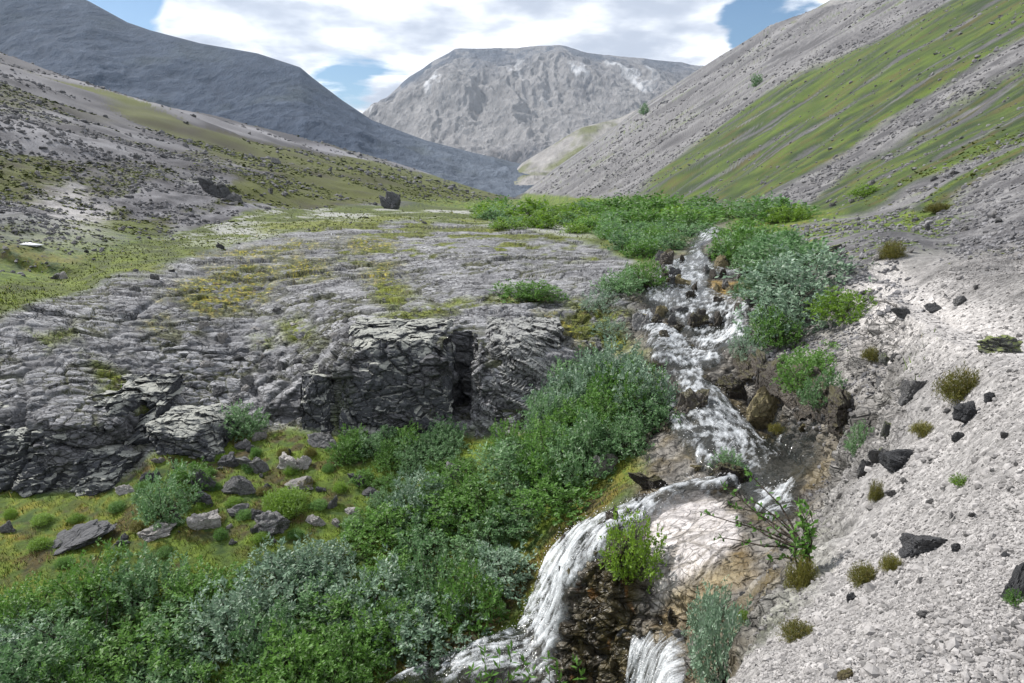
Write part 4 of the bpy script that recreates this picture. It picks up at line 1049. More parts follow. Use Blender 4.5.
wt = (Z_scree * .9 + Z_bank * .5 + .25 * hillR * (Y < 14)) * inview * (Y < 14) * (Y > 1.3) * (1 - .8 * Z_path) * sstep(-.5, .2, nB + .8 * nA + .25)
Pc, gi, gj = sample_ground(wt, 62000, 61)
r_ = np.random.default_rng(62)
sz = np.clip(r_.lognormal(-5.2, .62, len(Pc)), .003, .05).astype(f32) * np.interp(Pc[:, 1], [2, 5, 12], [.75, 1.0, 1.9]).astype(f32)
tone = r_.uniform(.72, 1.2, (len(Pc), 1)).astype(f32) * np.where(r_.random((len(Pc), 1)) < .12, .5, 1)
tone = tone * (1 - .45 * (Z_bank * (1 - Z_scree))[gi, gj] - .22 * sstep(5, 8.5, Pc[:, 1]))[:, None].astype(f32)
Pc[:, 2] += sz * .2
stone_field('gravel', Pc, sz, M_GRAV, ICO1, (np.array([[.295, .282, .274]]) * tone).astype(f32), 63)
wt = (hillR * sstep(600, 90, Y) * (1 - .9 * tr) + .9 * hillL * sstep(600, 100, Y) * (1 - .7 * tl) + .5 * Z_bank + .6 * flat * (1 - hillR)) * inview * (Y > 8) * sstep(-.3, .3, nF + nG)
Pc, gi, gj = sample_ground(wt, 36000, 71)
sz = np.clip(r_.lognormal(0, .5, len(Pc)), .3, 3).astype(f32) * Pc[:, 1] / 683 * np.where(Pc[:, 0] > 0, np.interp(Pc[:, 1], [20, 90], [1.3, .7]), 1.15)
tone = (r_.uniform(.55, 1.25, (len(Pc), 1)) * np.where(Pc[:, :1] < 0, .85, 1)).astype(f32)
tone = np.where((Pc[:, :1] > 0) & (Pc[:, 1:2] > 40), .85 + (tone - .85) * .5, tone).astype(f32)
Pc[:, 2] += sz * .15
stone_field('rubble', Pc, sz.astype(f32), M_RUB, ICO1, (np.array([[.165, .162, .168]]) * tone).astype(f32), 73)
wt = (hillR * tr * sstep(230, 80, Y) + 1.3 * hillL * tl * sstep(600, 100, Y) + .25 * Z_band * (1 - hillR)) * inview * (Y > 9) * sstep(-.3, .3, nF + nG)
Pc, gi, gj = sample_ground(wt, 40000, 75)
sz = np.clip(r_.lognormal(0, .45, len(Pc)), .4, 2.6).astype(f32) * Pc[:, 1] / 683 * 1.5
t_ = np.clip(r_.normal(.5, .28, (len(Pc), 1)), 0, 1).astype(f32)
Pc = Pc[(Pc[:, 0] < 0) | ((Pc[:, 1] < 34) & (r_.random(len(Pc)) < .5))]; sz = np.clip(r_.lognormal(0, .45, len(Pc)), .4, 2.6).astype(f32) * Pc[:, 1] / 683 * 1.3; t_ = np.clip(r_.normal(.55, .22, (len(Pc), 1)), 0, 1).astype(f32)
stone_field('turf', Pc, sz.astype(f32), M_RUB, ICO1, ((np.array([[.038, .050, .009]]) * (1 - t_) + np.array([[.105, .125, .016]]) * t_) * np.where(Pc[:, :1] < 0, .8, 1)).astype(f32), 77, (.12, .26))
# old snow in the hollow on the left
h = ground_hit(24, 245)
if h:
    vv, ff = ICO2
    sn = vv * np.array([.50, .34, .03], f32) * (1 + .5 * noise2(vv[:, 0] * 2.3, vv[:, 1] * 2.3, 8)[:, None])
    s = NT('old_snow'); bs = s.n('ShaderNodeBsdfPrincipled', i_Base_Color=(.70, .71, .73, 1), i_Roughness=.7); s.link(bs.outputs[0], s.out.inputs[0])
    o = mesh_np('snow_patch', sn, ff, s.m); o.location = h + Vector((0, .2, .01)); o.rotation_euler = (0, .12, 0)
    tag(o, 'small white patch of old snow in the stony hollow under the left hill', 'snow patch')

FW = attr_material('foam_fleck', .4, .05)
stone_field('foam', fp, np.random.default_rng(91).uniform(.003, .010, len(fp)).astype(f32) * np.interp(fp[:, 1], [7, 25], [.8, 1.8]).astype(f32), FW, ICO1, np.full((len(fp), 3), .8, f32), 92)
# ------------------------------------------------------------------ willows, grass and small plants
def leaf_material(name, ca, cb, back=None, transl=.25):
    s = NT(name); oi = s.n('ShaderNodeObjectInfo')
    la = s.n('ShaderNodeSeparateColor', i_Color=s.attr('leafvar').outputs['Color'])
    f = s.math('ADD', s.math('MULTIPLY', la.outputs[0], .5), s.math('MULTIPLY', oi.outputs['Random'], .5))
    c = s.mix(f, (*ca, 1), (*cb, 1))
    c = s.mix(s.math('MULTIPLY', la.outputs[1], .5), c, back or (.22, .27, .17, 1))
    bs = s.n('ShaderNodeBsdfPrincipled', i_Base_Color=c, i_Roughness=.55); bs.inputs['Specular IOR Level'].default_value = .3
    tr_ = s.n('ShaderNodeBsdfTranslucent', i_Color=c)
    mxs = s.n('ShaderNodeMixShader', i_0=transl); s.link(bs.outputs[0], mxs.inputs[1]); s.link(tr_.outputs[0], mxs.inputs[2])
    s.link(mxs.outputs[0], s.out.inputs[0]); return s.m
L_WIL = leaf_material('willow_leaf', (.060, .140, .046), (.200, .345, .150), (.36, .43, .32, 1), transl=.35)
L_SIL = leaf_material('silvery_willow_leaf', (.105, .180, .110), (.240, .345, .235), (.42, .48, .40, 1))
L_GRN = leaf_material('fresh_green_leaf', (.060, .150, .022), (.140, .280, .050), transl=.35)
L_BRT = leaf_material('bright_green_leaf', (.105, .205, .016), (.210, .340, .036), transl=.35)
L_MOS = leaf_material('moss_cushion_leaf', (.075, .080, .016), (.170, .165, .030), (.20, .13, .03, 1))
M_BARK = stone_material('willow_bark', (.05, .038, .028), (.10, .08, .06), (.13, .12, .10), .2)
def leaves_np(P, Dn, L, wr, r):
    """two-triangle leaves: base points P, pointing along Dn"""
    n = len(P)
    Dn = Dn / (np.linalg.norm(Dn, axis=1, keepdims=True) + 1e-9)
    up = r.normal(0, .45, (n, 3)) + np.array([0, 0, 1.0])
    S_ = np.cross(Dn, up); S_ /= np.linalg.norm(S_, axis=1, keepdims=True) + 1e-9
    Nn = np.cross(S_, Dn)
    L = L[:, None]
    a = P; b = P + Dn * L * .5 + S_ * L * wr * .5 - Nn * L * .06; c = P + Dn * L - Nn * L * .12; d = P + Dn * L * .5 - S_ * L * wr * .5 - Nn * L * .06
    V = np.stack([a, b, c, d], 1).reshape(-1, 3)
    F = np.arange(n * 4, dtype=np.int32).reshape(n, 4)
    return V, F
def tube_np(pts, r0, r1, k=5):
    pts = np.array(pts, float); n = len(pts); Vv = []
    for i, p in enumerate(pts):
        d = pts[min(i + 1, n - 1)] - pts[max(i - 1, 0)]; d /= np.linalg.norm(d) + 1e-9
        s = np.cross(d, [.31, .17, .93]); s /= np.linalg.norm(s) + 1e-9; t = np.cross(d, s)
        rr = r0 + (r1 - r0) * i / (n - 1)
        for q in range(k):
            a = 6.2832 * q / k
            Vv.append(p + (s * math.cos(a) + t * math.sin(a)) * rr)
    F = [(i * k + q, i * k + (q + 1) % k, (i + 1) * k + (q + 1) % k, (i + 1) * k + q) for i in range(n - 1) for q in range(k)]
    return np.array(Vv, f32), np.array(F, np.int32)
def join_np(parts):
    V = []; F = []; n = 0
    for v, f in parts: V.append(v); F.append(f + n); n += len(v)
    return np.concatenate(V), np.concatenate(F)
def shrub_mesh(seed, R=.7, Hh=.8, twigs=420, per=15, L=.05, wr=.42, lump=.30, flat_top=.0):
    """foliage and stem meshes of a rounded willow; leaves stand in whorls round the twig ends"""
    r = np.random.default_rng(seed)
    th = r.uniform(0, 6.2832, twigs); ph = np.arccos(r.uniform(-.05, 1, twigs))
    rad = r.uniform(.0, 1, twigs) ** .28
    lob = 1 + lump * (noise2(np.cos(th) * 1.6 + seed, np.sin(th) * 1.6 + ph * 1.3, seed) + .5 * noise2(np.cos(th) * 3.6 + seed, np.sin(th) * 3.6 + ph * 3, seed + 1))
    dx = np.sin(ph) * np.cos(th); dy = np.sin(ph) * np.sin(th); dz = np.cos(ph)
    tip = np.stack([dx * R * rad * lob, dy * R * rad * lob, Hh * (.12 + .88 * np.maximum(dz, 0) * lob) * rad], 1)
    axis = np.stack([dx * .8, dy * .8, dz * .8 + .40], 1) + r.normal(0, .4, (twigs, 3)); axis /= np.linalg.norm(axis, axis=1, keepdims=True)
    k = twigs * per
    ti = np.repeat(np.arange(twigs), per)
    s = r.uniform(0, 1, k)
    P = tip[ti] - axis[ti] * (s * L * 2.6)[:, None] + r.normal(0, L * .15, (k, 3))
    out = r.normal(0, 1, (k, 3)); out -= (out * axis[ti]).sum(1, keepdims=True) * axis[ti]; out /= np.linalg.norm(out, axis=1, keepdims=True) + 1e-9
    Dn = axis[ti] * (.35 + .9 * (1 - s))[:, None] + out * .9
    V, F = leaves_np(P, Dn, L * r.uniform(.65, 1.25, k), wr, r)
    lv = np.repeat(np.clip(.5 + .35 * r.normal(size=twigs), 0, 1)[ti] * .6 + r.random(k) * .4, 4)
    bk = np.repeat((r.random(k) < .16).astype(float), 4)
    A = np.stack([lv, bk, lv * 0], 1)
    parts = []
    for q in range(16):
        e = tip[r.integers(twigs)]; b0 = r.normal(0, .05 * R, 3) * [1, 1, 0]
        mid = (b0 + e) * .5 + np.array([0, 0, -.05 * Hh]) + r.normal(0, .05 * R, 3)
        parts.append(tube_np([b0 + [0, 0, -.12 * Hh], b0 * .7 + mid * .3, mid, e * .95], .016 * R / .7, .004))
    return (V, F, A), join_np(parts)
def make_proto(seed, **kw):
    (V, F, A), (sv, sf) = shrub_mesh(seed, **kw)
    f = mesh_np('foliage', V, F, L_WIL, False, {'leafvar': A}, link=False)
    f.data['hh'] = float(np.percentile(V[:, 2], 97)); f.data['rr'] = float(np.percentile(np.hypot(V[:, 0], V[:, 1]), 89))
    s = mesh_np('stems', sv, sf, M_BARK, True, link=False)
    return f.data, s.data
PROTO = [make_proto(700 + k, twigs=300, per=15, L=.066, wr=.46, lump=.38) for k in range(6)]
PROTO_B = [make_proto(720 + k, twigs=150, per=9, L=.10, wr=.55, lump=.4) for k in range(4)]      # for far away: fewer, larger leaf sprays
PROTO_S = [make_proto(740 + k, twigs=240, per=12, L=.062, wr=.3, lump=.35) for k in range(3)]    # narrow leaves
PROTO_T = [make_proto(760 + k, R=.7, Hh=.6, twigs=800, per=9, L=.085, wr=.2, lump=.3) for k in range(3)]      # tufts and cushions
pr_ = random.Random(17)
def shrub_at(x, y, R, Hh, mat, label, group=None, proto=None, name='willow_shrub', cat='shrub', lift=0.0, kids=True):
    protos = proto or PROTO
    fd, sdm = protos[pr_.randrange(len(protos))]
    rt = empty(name, (x, y, surf_z(x, y) - .03 * Hh + lift), pr_.uniform(0, 6.28))
    tag(rt, label, cat, group)
    f = bpy.data.objects.new('foliage', fd); COL.objects.link(f); f.parent = rt
    f.scale = (R / fd['rr'] * pr_.uniform(.9, 1.12), R / fd['rr'], Hh / fd['hh'])
    f.material_slots[0].link = 'OBJECT'; f.material_slots[0].material = mat
    if kids:
        s = bpy.data.objects.new('stems', sdm); COL.objects.link(s); s.parent = rt; s.scale = f.scale
    return rt
def shrub(px, py, wpx, hpx, mat, label, group=None, **kw):
    h = ground_hit(px, py)
    if h is None: return
    s = (h.y * CP - h.z * SP) / F_PX
    R = wpx * .5 * s
    return shrub_at(h.x, h.y + R * .25, R, hpx * s * 1.05, mat, label, group, **kw)
def in_poly(px, py, poly):
    c = False; n = len(poly)
    for i in range(n):
        ax, ay = poly[i]; bx, by = poly[(i + 1) % n]
        if (ay > py) != (by > py) and px < (bx - ax) * (py - ay) / (by - ay) + ax: c = not c
    return c
def patch(poly, spacing, R, Hh, mats, label, group, seed, limit=90, vary=(.8, 1.2), **kw):
    r = random.Random(seed); got = []; o = outline(poly)
    ply = [(float(a) * math.exp(b), math.exp(b)) for a, b in o]
    xs = [p[0] for p in ply]; ys = [p[1] for p in ply]
    for _ in range(9000):
        x = r.uniform(min(xs), max(xs)); y = r.uniform(min(ys), max(ys))
        if not in_poly(x, y, ply) or any((x - a) ** 2 + (y - b) ** 2 < spacing ** 2 for a, b in got): continue
        got.append((x, y))
        k = r.uniform(*vary)
        shrub_at(x, y, R * k, Hh * r.uniform(.65, 1.2) * (k if vary[0] < .7 else 1), r.choice(mats), label, group, **kw)
        if len(got) >= limit: break
    return got
THICKET = [(-60, 636), (0, 630), (60, 610), (130, 596), (200, 600), (262, 598), (305, 572), (350, 548), (395, 526), (440, 500), (500, 488), (560, 468), (598, 478), (584, 505), (548, 536), (520, 576), (482, 614), (425, 652), (380, 690), (300, 760), (0, 760), (-60, 740)]
patch(THICKET, .66, .64, .74, [L_WIL, L_WIL, L_GRN, L_GRN, L_SIL], 'grey green willow in the dense thicket on the left of the lower falls', 'willows of the lower thicket', 31, 110)
patch([(350, 470), (400, 460), (470, 470), (440, 500), (395, 525), (350, 530), (372, 500)], .5, .30, .26, [L_GRN, L_WIL], 'low green willow tuft in the meadow in front of the dark cliff', 'low willows of the meadow', 32, 18)
patch([(10, 515), (100, 515), (200, 470), (230, 450), (330, 455), (345, 500), (300, 540), (200, 545), (120, 570), (20, 560)], .55, .16, .14, [L_BRT, L_MOS, L_GRN], 'low tuft of grass or moss in the stony turf of the meadow', 'tufts in the meadow', 40, 60, proto=PROTO_T, name='grass_tuft', cat='grass tuft', kids=False)
patch([(540, 432), (590, 405), (640, 400), (658, 420), (640, 455), (600, 470), (560, 475), (520, 470), (500, 460)], .55, .55, .75, [L_WIL, L_WIL, L_GRN], 'tall willow in the clump between the leaning rock face and the chute', 'willows of the central clump', 33, 30)
patch([(535, 412), (560, 395), (600, 385), (640, 395), (650, 410), (600, 415), (560, 425)], .6, .6, .95, [L_WIL, L_SIL], 'tall willow in the clump between the leaning rock face and the chute', 'willows of the central clump', 34, 10)
patch([(335, 446), (400, 442), (445, 440), (470, 448), (440, 462), (380, 458), (345, 458)], .42, .36, .42, [L_WIL, L_GRN], 'dark low willow crouching at the foot of the dark cliff', 'willows at the cliff foot', 35, 14)
patch([(480, 212), (560, 210), (640, 212), (700, 213), (800, 214), (795, 222), (735, 222), (715, 220), (690, 224), (660, 231), (600, 226), (540, 222), (490, 218)], 3.5, 1.9, 1.15, [L_GRN, L_GRN, L_WIL, L_BRT], 'green willow of the band across the far valley floor', 'willows across the far valley floor', 36, 40, proto=PROTO_B, vary=(.4, 1.4))
patch([(490, 218), (600, 222), (690, 222), (692, 236), (640, 238), (560, 234), (500, 228)], 2.4, 1.1, .75, [L_GRN, L_WIL, L_BRT], 'low green willow scattered on bare slab in front of the far willow band', 'willows in front of the far band', 41, 22, proto=PROTO_B, vary=(.5, 1.3))
patch([(600, 232), (650, 233), (680, 242), (676, 252), (645, 262), (622, 250)], 1.1, .85, .7, [L_GRN, L_WIL], 'bushy willow on the left shore of the upper stream', 'willows left of the upper stream', 37, 16, proto=PROTO_B)
patch([(736, 240), (760, 240), (795, 262), (795, 278), (768, 278), (740, 262)], 1.1, 1.0, .85, [L_GRN, L_WIL, L_WIL], 'bushy willow on the right shore of the upper stream', 'willows right of the upper stream', 38, 18, proto=PROTO_B)
SHRUBS = [
    (800, 302, 112, 40, L_SIL, 'widest silvery willow on the right bank, behind another silvery one', None),
    (788, 334, 90, 40, L_SIL, 'silvery willow drooping to the water, in front of the widest one', None),
    (762, 298, 46, 30, L_WIL, 'green willow at the left foot of the widest silvery willow', None),
    (766, 272, 60, 28, L_WIL, 'rounded willow uphill of the widest silvery willow', None),
    (745, 262, 52, 26, L_GRN, 'green rounded willow by the light grey block at the upper stream', None),
    (850, 318, 60, 26, L_BRT, 'bright green low bush beside the silvery willows', None),
    (815, 372, 64, 24, L_GRN, 'grassy green bush halfway up the rubble bank below the silvery willows', None),
    (775, 348, 52, 32, L_GRN, 'green willow hanging over the dark ledge of the middle pool', None),
    (748, 362, 36, 26, L_SIL, 'small grey willow at the water edge below the silvery ones', PROTO_S),
    (810, 392, 60, 30, L_GRN, 'grassy green bush on the rim above the long dark ledge', None),
    (824, 408, 42, 30, L_WIL, 'dark green willow at the right end of the long dark ledge', None),
    (865, 450, 32, 28, L_WIL, 'little round willow at the pool corner below the scree', None),
    (640, 288, 52, 24, L_GRN, 'fresh green bush left of the upper rapids', None),
    (622, 293, 46, 20, L_WIL, 'grey green bush on bare rock left of the upper rapids', None),
    (530, 300, 66, 16, L_GRN, 'low spreading green bush in the grassy line across the slab', None),
    (600, 311, 42, 20, L_SIL, 'pale grassy bush beside the rapids on the slab edge', PROTO_S),
    (610, 338, 36, 16, L_SIL, 'small pale willow in the yellow moss above the central clump', PROTO_S),
    (790, 222, 44, 14, L_BRT, 'bright light green bush at the right end of the far willow band', None),
    (240, 436, 44, 26, L_WIL, 'small round bush in the moss beneath the slab edge', None),
    (160, 522, 60, 42, L_WIL, 'dark bush between the left slab cliff and the meadow stones', None),
    (190, 488, 40, 22, L_GRN, 'green bush draped behind the big leaning dark boulder', None),
    (284, 512, 46, 16, L_BRT, 'bright green tuft of grass in the middle of the meadow stones', PROTO_T),
    (726, 682, 66, 84, L_SIL, 'silvery upright willow in the gully, lowest on the right of the falls', None),
    (712, 640, 44, 52, L_SIL, 'silvery willow just behind the silvery upright one in the gully', None),
    (632, 590, 58, 52, L_BRT, 'yellowish green plant cushion topping the dark mossy rock', None),
    (732, 476, 34, 22, L_WIL, 'leafy plant growing on the wet rock amid the rapids', None),
    (962, 396, 38, 36, L_MOS, 'largest brown green moss cushion under the footpath', PROTO_T),
    (866, 582, 30, 24, L_MOS, 'round brown moss cushion on the open scree', PROTO_T),
    (893, 570, 20, 20, L_MOS, 'thin brownish grass tuft right beside the round moss cushion', PROTO_T),
    (927, 434, 26, 14, L_MOS, 'flat ochre moss cushion by the dark wedge boulder', PROTO_T),
    (877, 500, 14, 24, L_MOS, 'yellowish grass tuft at the lip of the scree', PROTO_T),
    (961, 484, 18, 8, L_BRT, 'tiny bright green plant alone high on the scree', None),
    (893, 258, 22, 20, L_MOS, 'brown tuft beside the footpath where it bends away', PROTO_T),
    (803, 592, 26, 44, L_MOS, 'brown mossy strip at the lower edge of the scree', PROTO_T),
    (800, 640, 34, 22, L_MOS, 'dark moss cushion near the bottom edge of the scree', PROTO_T),
    (745, 622, 14, 10, L_BRT, 'tiny bright plant next to the silvery upright willow', None),
    (1016, 606, 18, 14, L_GRN, 'small green plant on the tall dark rock at the right border', None),
    (757, 86, 12, 10, L_WIL, 'lone dark bush high on the right scree, left of the turf', PROTO_B),
    (645, 114, 10, 9, L_WIL, 'lone dark bush near the skyline of the right ridge, far off', PROTO_B),
    (870, 195, 34, 9, L_BRT, 'light green bush in the lower turf of the right hillside', PROTO_B),
    (940, 212, 22, 10, L_MOS, 'brownish tuft amid rubble on the right slope', PROTO_T),
    (875, 358, 22, 14, L_MOS, 'rusty tuft on the rubble bank right of the green bushes', PROTO_T),
    (780, 432, 20, 9, L_MOS, 'thin moss tuft crowning the big tan boulder in the pool', PROTO_T),
]
for px, py, a, b, mt, lab, pro in SHRUBS:
    if mt is L_MOS: b *= .7
    nm, ct = ('moss_cushion', 'moss') if mt is L_MOS else (('plant', 'plant') if 'plant' in lab else ('willow_shrub', 'shrub'))
    if 'tuft' in lab: nm, ct = 'grass_tuft', 'grass tuft'
    elif 'bush' in lab: nm = 'bush'
    shrub(px, py, a, b, mt, lab, proto=pro, name=nm, cat=ct)
# bare-stemmed young plants, with the leaves far apart
def sapling(root_px, tips, mat, label, Ls=.05, nleaf=9, r0=.012, name='sapling', wr=.5, dy=0.0):
    h = ground_hit(*root_px)
    rt = empty(name, h); tag(rt, label, 'sapling' if name == 'sapling' else 'plant')
    r = np.random.default_rng(int(root_px[0])); parts = []; P = []; Dn = []
    for (tx, ty, dd) in tips:
        u, e = ue(tx, ty); y = h.y + dd
        e_ = np.array([float(u) * y - h.x, dd, float(e) * y - h.z])
        mid = e_ * .5 + r.normal(0, .07, 3) * np.linalg.norm(e_)
        q = [np.zeros(3), mid * .55 + r.normal(0, .02, 3), mid, (mid + e_) / 2 + r.normal(0, .02, 3), e_]
        parts.append(tube_np(q, r0, r0 * .25))
        dirn = e_ / np.linalg.norm(e_)
        for k in range(nleaf):
            t = r.uniform(.35, 1.0) if k > 4 else r.uniform(.88, 1.0)
            i = min(3, int(t * 4)); f = t * 4 - i
            P.append(q[i] * (1 - f) + q[i + 1] * f); Dn.append(dirn * .5 + r.normal(0, .7, 3) + [0, 0, .3])
    sv, sf = join_np(parts)
    mesh_np('stems', sv, sf, M_BARK, True, parent=rt)
    P = np.array(P); V, F = leaves_np(P, np.array(Dn), Ls * r.uniform(.7, 1.2, len(P)), wr, r)
    lv = np.repeat(r.random(len(P)), 4)
    mesh_np('leaves', V, F, mat, False, {'leafvar': np.stack([lv, lv * 0, lv * 0], 1)}, parent=rt)
    return rt
sapling((806, 553), [(700, 512, .5), (722, 484, .55), (745, 470, .5), (715, 537, .3), (760, 515, .3), (752, 500, .4), (735, 520, .35), (778, 545, .1), (770, 560, .05), (728, 505, .5)], L_GRN, 'bare branched sapling leaning left over the pale rock and rapids', .06, 18, .013)
sapling((806, 585), [(797, 500, .1), (808, 505, .1), (802, 520, .05), (812, 528, .05), (794, 530, .1), (806, 545, .05), (800, 512, .1)], L_GRN, 'upright leafy sapling at the lower edge of the scree', .055, 30, .008)
sapling((500, 700), [(470, 668, .1), (485, 650, .1), (500, 655, .0), (512, 648, .05), (525, 662, .0), (533, 672, 0), (490, 675, -.05), (515, 672, -.05), (478, 684, -.1)], L_GRN, 'long leaved green plant in front of the foot of the left waterfall', .13, 12, .007, 'plant', .28)
sapling((566, 705), [(548, 655, .1), (556, 665, .0), (575, 660, .05), (582, 675, 0), (560, 680, -.05)], L_GRN, 'leafy green plant at the bottom, just right of the waterfall foot', .12, 11, .007, 'plant', .3)

# ------------------------------------------------------------------ short grass and turf
def blades(name, wt, n, hgt, seed, cols, width=.010, lean=.5):
    Pc, gi, gj = sample_ground(wt, n, seed)
    r = np.random.default_rng(seed + 1)
    a = r.uniform(0, 6.28, n); hh = hgt * r.lognormal(0, .35, n); ln = r.uniform(.1, lean, n)
    hh = hh * (.45 + 1.6 * np.clip(nC[gi, gj] + .25, 0, 1)); sc = np.maximum(1, Pc[:, 1] / 12.0)
    sx = np.cos(a) * width * sc; sy = np.sin(a) * width * sc
    b = r.uniform(0, 6.28, n)
    tipv = Pc + np.stack([np.cos(b) * ln * hh, np.sin(b) * ln * hh, hh], 1)
    base = Pc - np.array([0, 0, .015])
    sd_ = np.stack([sx, sy, sx * 0], 1)
    Vv = np.stack([base - sd_, base + sd_, tipv], 1).reshape(-1, 3)
    Ff = np.arange(n * 3, dtype=np.int32).reshape(-1, 3)
    t = np.clip(r.random(n) * .6 + .4 * (.5 + nB[gi, gj] + .3 * nC[gi, gj]), 0, 1)[:, None]
    c = np.array(cols[0]) * (1 - t) + np.array(cols[1]) * t
    dry = (r.random((n, 1)) < .08); c = np.where(dry, np.array([[.17, .14, .035]]), c)
    o = mesh_np(name, Vv, Ff, M_BLADE, False, {'albedo': np.repeat(c, 3, 0)})
    nv = np.repeat(np.stack([np.cos(b) * .35, np.sin(b) * .35, np.ones(n)], 1), 3, 0); nv /= np.linalg.norm(nv, axis=1, keepdims=True)
    o.data.polygons.foreach_set('use_smooth', np.ones(n, bool)); o.data.normals_split_custom_set_from_vertices(nv.astype(f32))
    return tag(o, kind='stuff')
M_BLADE = attr_material('grass_blade', .7, .15, 3.)
wt = (meadow * (Y < 20) + .55 * om * Z_slab * (1 - Z_bed)) * inview * (Y > 6.5) * sstep(-.15, .35, nB + .6 * nC + .1) * (1 - .9 * Z_mossrock)
blades('grass', wt, 90000, .040, 81, ((.050, .095, .008), (.130, .190, .018)), .007, .9)
wt = (Z_band * (1 - hillR)) * inview * (Y > 12) * (Y < 60) * sstep(-.4, .1, nB + .1)
blades('turf_grass', wt, 9000, .04, 85, ((.07, .10, .012), (.16, .20, .025)), .014)
# ------------------------------------------------------------------ sky, clouds and sun
SUN_EL, SUN_AZ = math.radians(43), math.radians(-62)      # azimuth from +Y towards +X
world = bpy.data.worlds.new("World"); scene.world = world
world.use_nodes = True
nt = world.node_tree; nt.nodes.clear()
def wn(typ, **kw):
    nd = nt.nodes.new(typ)
    for k, v in kw.items():
        if k.startswith('i_'):
            key = k[2:]; key = int(key) if key.isdigit() else key.replace('_', ' ')
            if hasattr(v, 'is_output'): nt.links.new(v, nd.inputs[key])
            else: nd.inputs[key].default_value = v
        else: setattr(nd, k, v)
    return nd
def wm(op, a, b=0.0, c=0.0): return wn('ShaderNodeMath', operation=op, i_0=a, i_1=b, i_2=c).outputs[0]
def wr(v, a, b, c, d): return wn('ShaderNodeMapRange', interpolation_type='SMOOTHSTEP', i_0=v, i_1=a, i_2=b, i_3=c, i_4=d).outputs[0]
sky = wn('ShaderNodeTexSky', sky_type='NISHITA', sun_disc=False, sun_elevation=SUN_EL, sun_rotation=SUN_AZ, altitude=400, air_density=1.0, dust_density=.6, ozone_density=1.6)
dirv = wn('ShaderNodeTexCoord').outputs['Generated']
sp_ = wn('ShaderNodeSeparateXYZ', i_0=dirv)
# clouds lie on a flat layer overhead: direction / (height + offset) gives the layer's own plan
hz = wm('ADD', wm('MAXIMUM', sp_.outputs[2], 0.0), .16)
lay = wn('ShaderNodeCombineXYZ', i_0=wm('DIVIDE', sp_.outputs[0], hz), i_1=wm('DIVIDE', sp_.outputs[1], hz), i_2=0.0).outputs[0]
n1 = wn('ShaderNodeTexNoise', i_Vector=lay, i_Scale=1.5, i_Detail=8.0, i_Roughness=.56, i_Distortion=.25).outputs[0]
n2 = wn('ShaderNodeTexNoise', i_Vector=wn('ShaderNodeVectorMath', operation='ADD', i_0=lay, i_1=(3.7, 1.2, .4)).outputs[0], i_Scale=2.3, i_Detail=7.0, i_Roughness=.5).outputs[0]
def dirof(px, py):
    u, e = ue(px, py); v = Vector((float(u), 1.0, float(e))).normalized(); return tuple(v)
def blob(px, py, r, amt):
    d = wn('ShaderNodeVectorMath', operation='DISTANCE', i_0=dirv, i_1=dirof(px, py)).outputs['Value']
    return wr(d, r * .25, r, amt, 0.0)
cover = wm('ADD', n1, .16)
for b in ((112, 4, .085, -.30), (160, -40, .12, -.22), (340, 92, .085, -.20), (770, 6, .10, -.26), (735, 30, .05, -.08), (250, 20, .20, .12), (600, 10, .20, .12), (480, 50, .14, .06), (690, 30, .10, .10), (215, 5, .05, .12)):
    cover = wm('ADD', cover, blob(*b))
fac = wr(cover, .47, .58, 0.0, 1.0)
shade = wr(wm('ADD', wm('MULTIPLY', n2, .75), wm('MULTIPLY', n1, .40)), .44, .66, 1.0, 0.0)
cc = wn('ShaderNodeMix', data_type='RGBA'); nt.links.new(shade, cc.inputs[0])
cc.inputs[6].default_value = (7.4, 8.1, 9.6, 1); cc.inputs[7].default_value = (19.5, 19.7, 20.0, 1)
hs = wn('ShaderNodeHueSaturation', i_Saturation=1.2, i_Value=1.35, i_Color=sky.outputs[0])
mx = wn('ShaderNodeMix', data_type='RGBA'); nt.links.new(fac, mx.inputs[0]); nt.links.new(hs.outputs[0], mx.inputs[6]); nt.links.new(cc.outputs[2], mx.inputs[7])
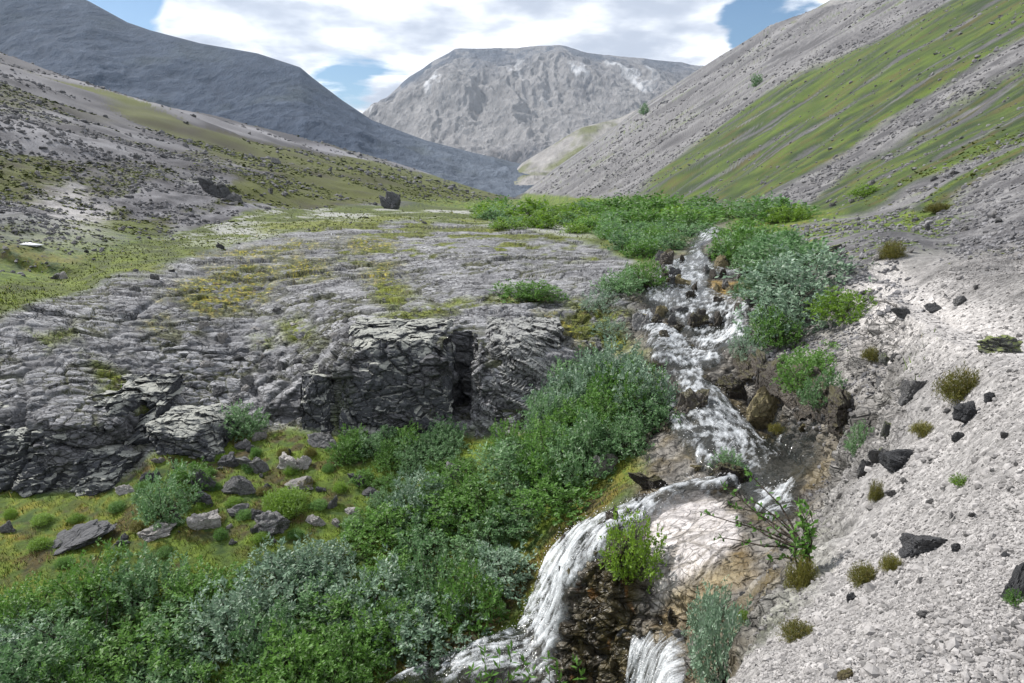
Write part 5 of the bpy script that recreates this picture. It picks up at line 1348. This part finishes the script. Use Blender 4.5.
bg = wn('ShaderNodeBackground', i_Color=mx.outputs[2], i_Strength=.062)
wo = wn('ShaderNodeOutputWorld'); nt.links.new(bg.outputs[0], wo.inputs[0])
sd = bpy.data.lights.new('sun', 'SUN'); sd.energy = 4.9; sd.angle = math.radians(2.5); sd.color = (1.0, .965, .92)
so = bpy.data.objects.new('sun', sd); COL.objects.link(so)
sdir = Vector((math.sin(SUN_AZ) * math.cos(SUN_EL), math.cos(SUN_AZ) * math.cos(SUN_EL), math.sin(SUN_EL)))
so.rotation_euler = (-sdir).to_track_quat('-Z', 'Y').to_euler()
so.location = (20, -10, 60)
vs_ = scene.view_settings
scene.display_settings.display_device = 'sRGB'
vs_.view_transform = 'Standard'; vs_.look = 'None'; vs_.exposure = 0.38; vs_.gamma = 1.0; vs_.use_curve_mapping = False
cy = scene.cycles
cy.max_bounces = 6; cy.diffuse_bounces = 3; cy.glossy_bounces = 2; cy.transmission_bounces = 3; cy.transparent_max_bounces = 8; cy.volume_bounces = 0
cy.use_denoising = True; cy.use_adaptive_sampling = True
cy.sample_clamp_indirect = 6

# thin valley air
import bmesh
bm = bmesh.new(); bmesh.ops.create_cube(bm, size=1.0)
hm = bpy.data.meshes.new('haze'); bm.to_mesh(hm); bm.free()
hz_o = bpy.data.objects.new('haze', hm); COL.objects.link(hz_o)
_lo = min(float(Pd[..., 2].min()), *(min(v.co.z for v in bpy.data.objects[n].data.vertices) for n in ('ridge_west', 'mountain', 'spur'))) - 1
_hi = max(float(Pd[..., 2].max()), *(max(v.co.z for v in bpy.data.objects[n].data.vertices) for n in ('ridge_west', 'mountain', 'spur'))) + 6
hz_o.scale = (7200, 2660, _hi - _lo); hz_o.location = (0, 1270, (_hi + _lo) / 2); hz_o['kind'] = 'stuff'
g = NT('haze_air')
pv_ = g.n('ShaderNodeVolumePrincipled', i_Color=(.62, .80, 1.0, 1), i_Density=.00007, i_Anisotropy=.2)
g.link(pv_.outputs[0], g.out.inputs[1]); hm.materials.append(g.m)
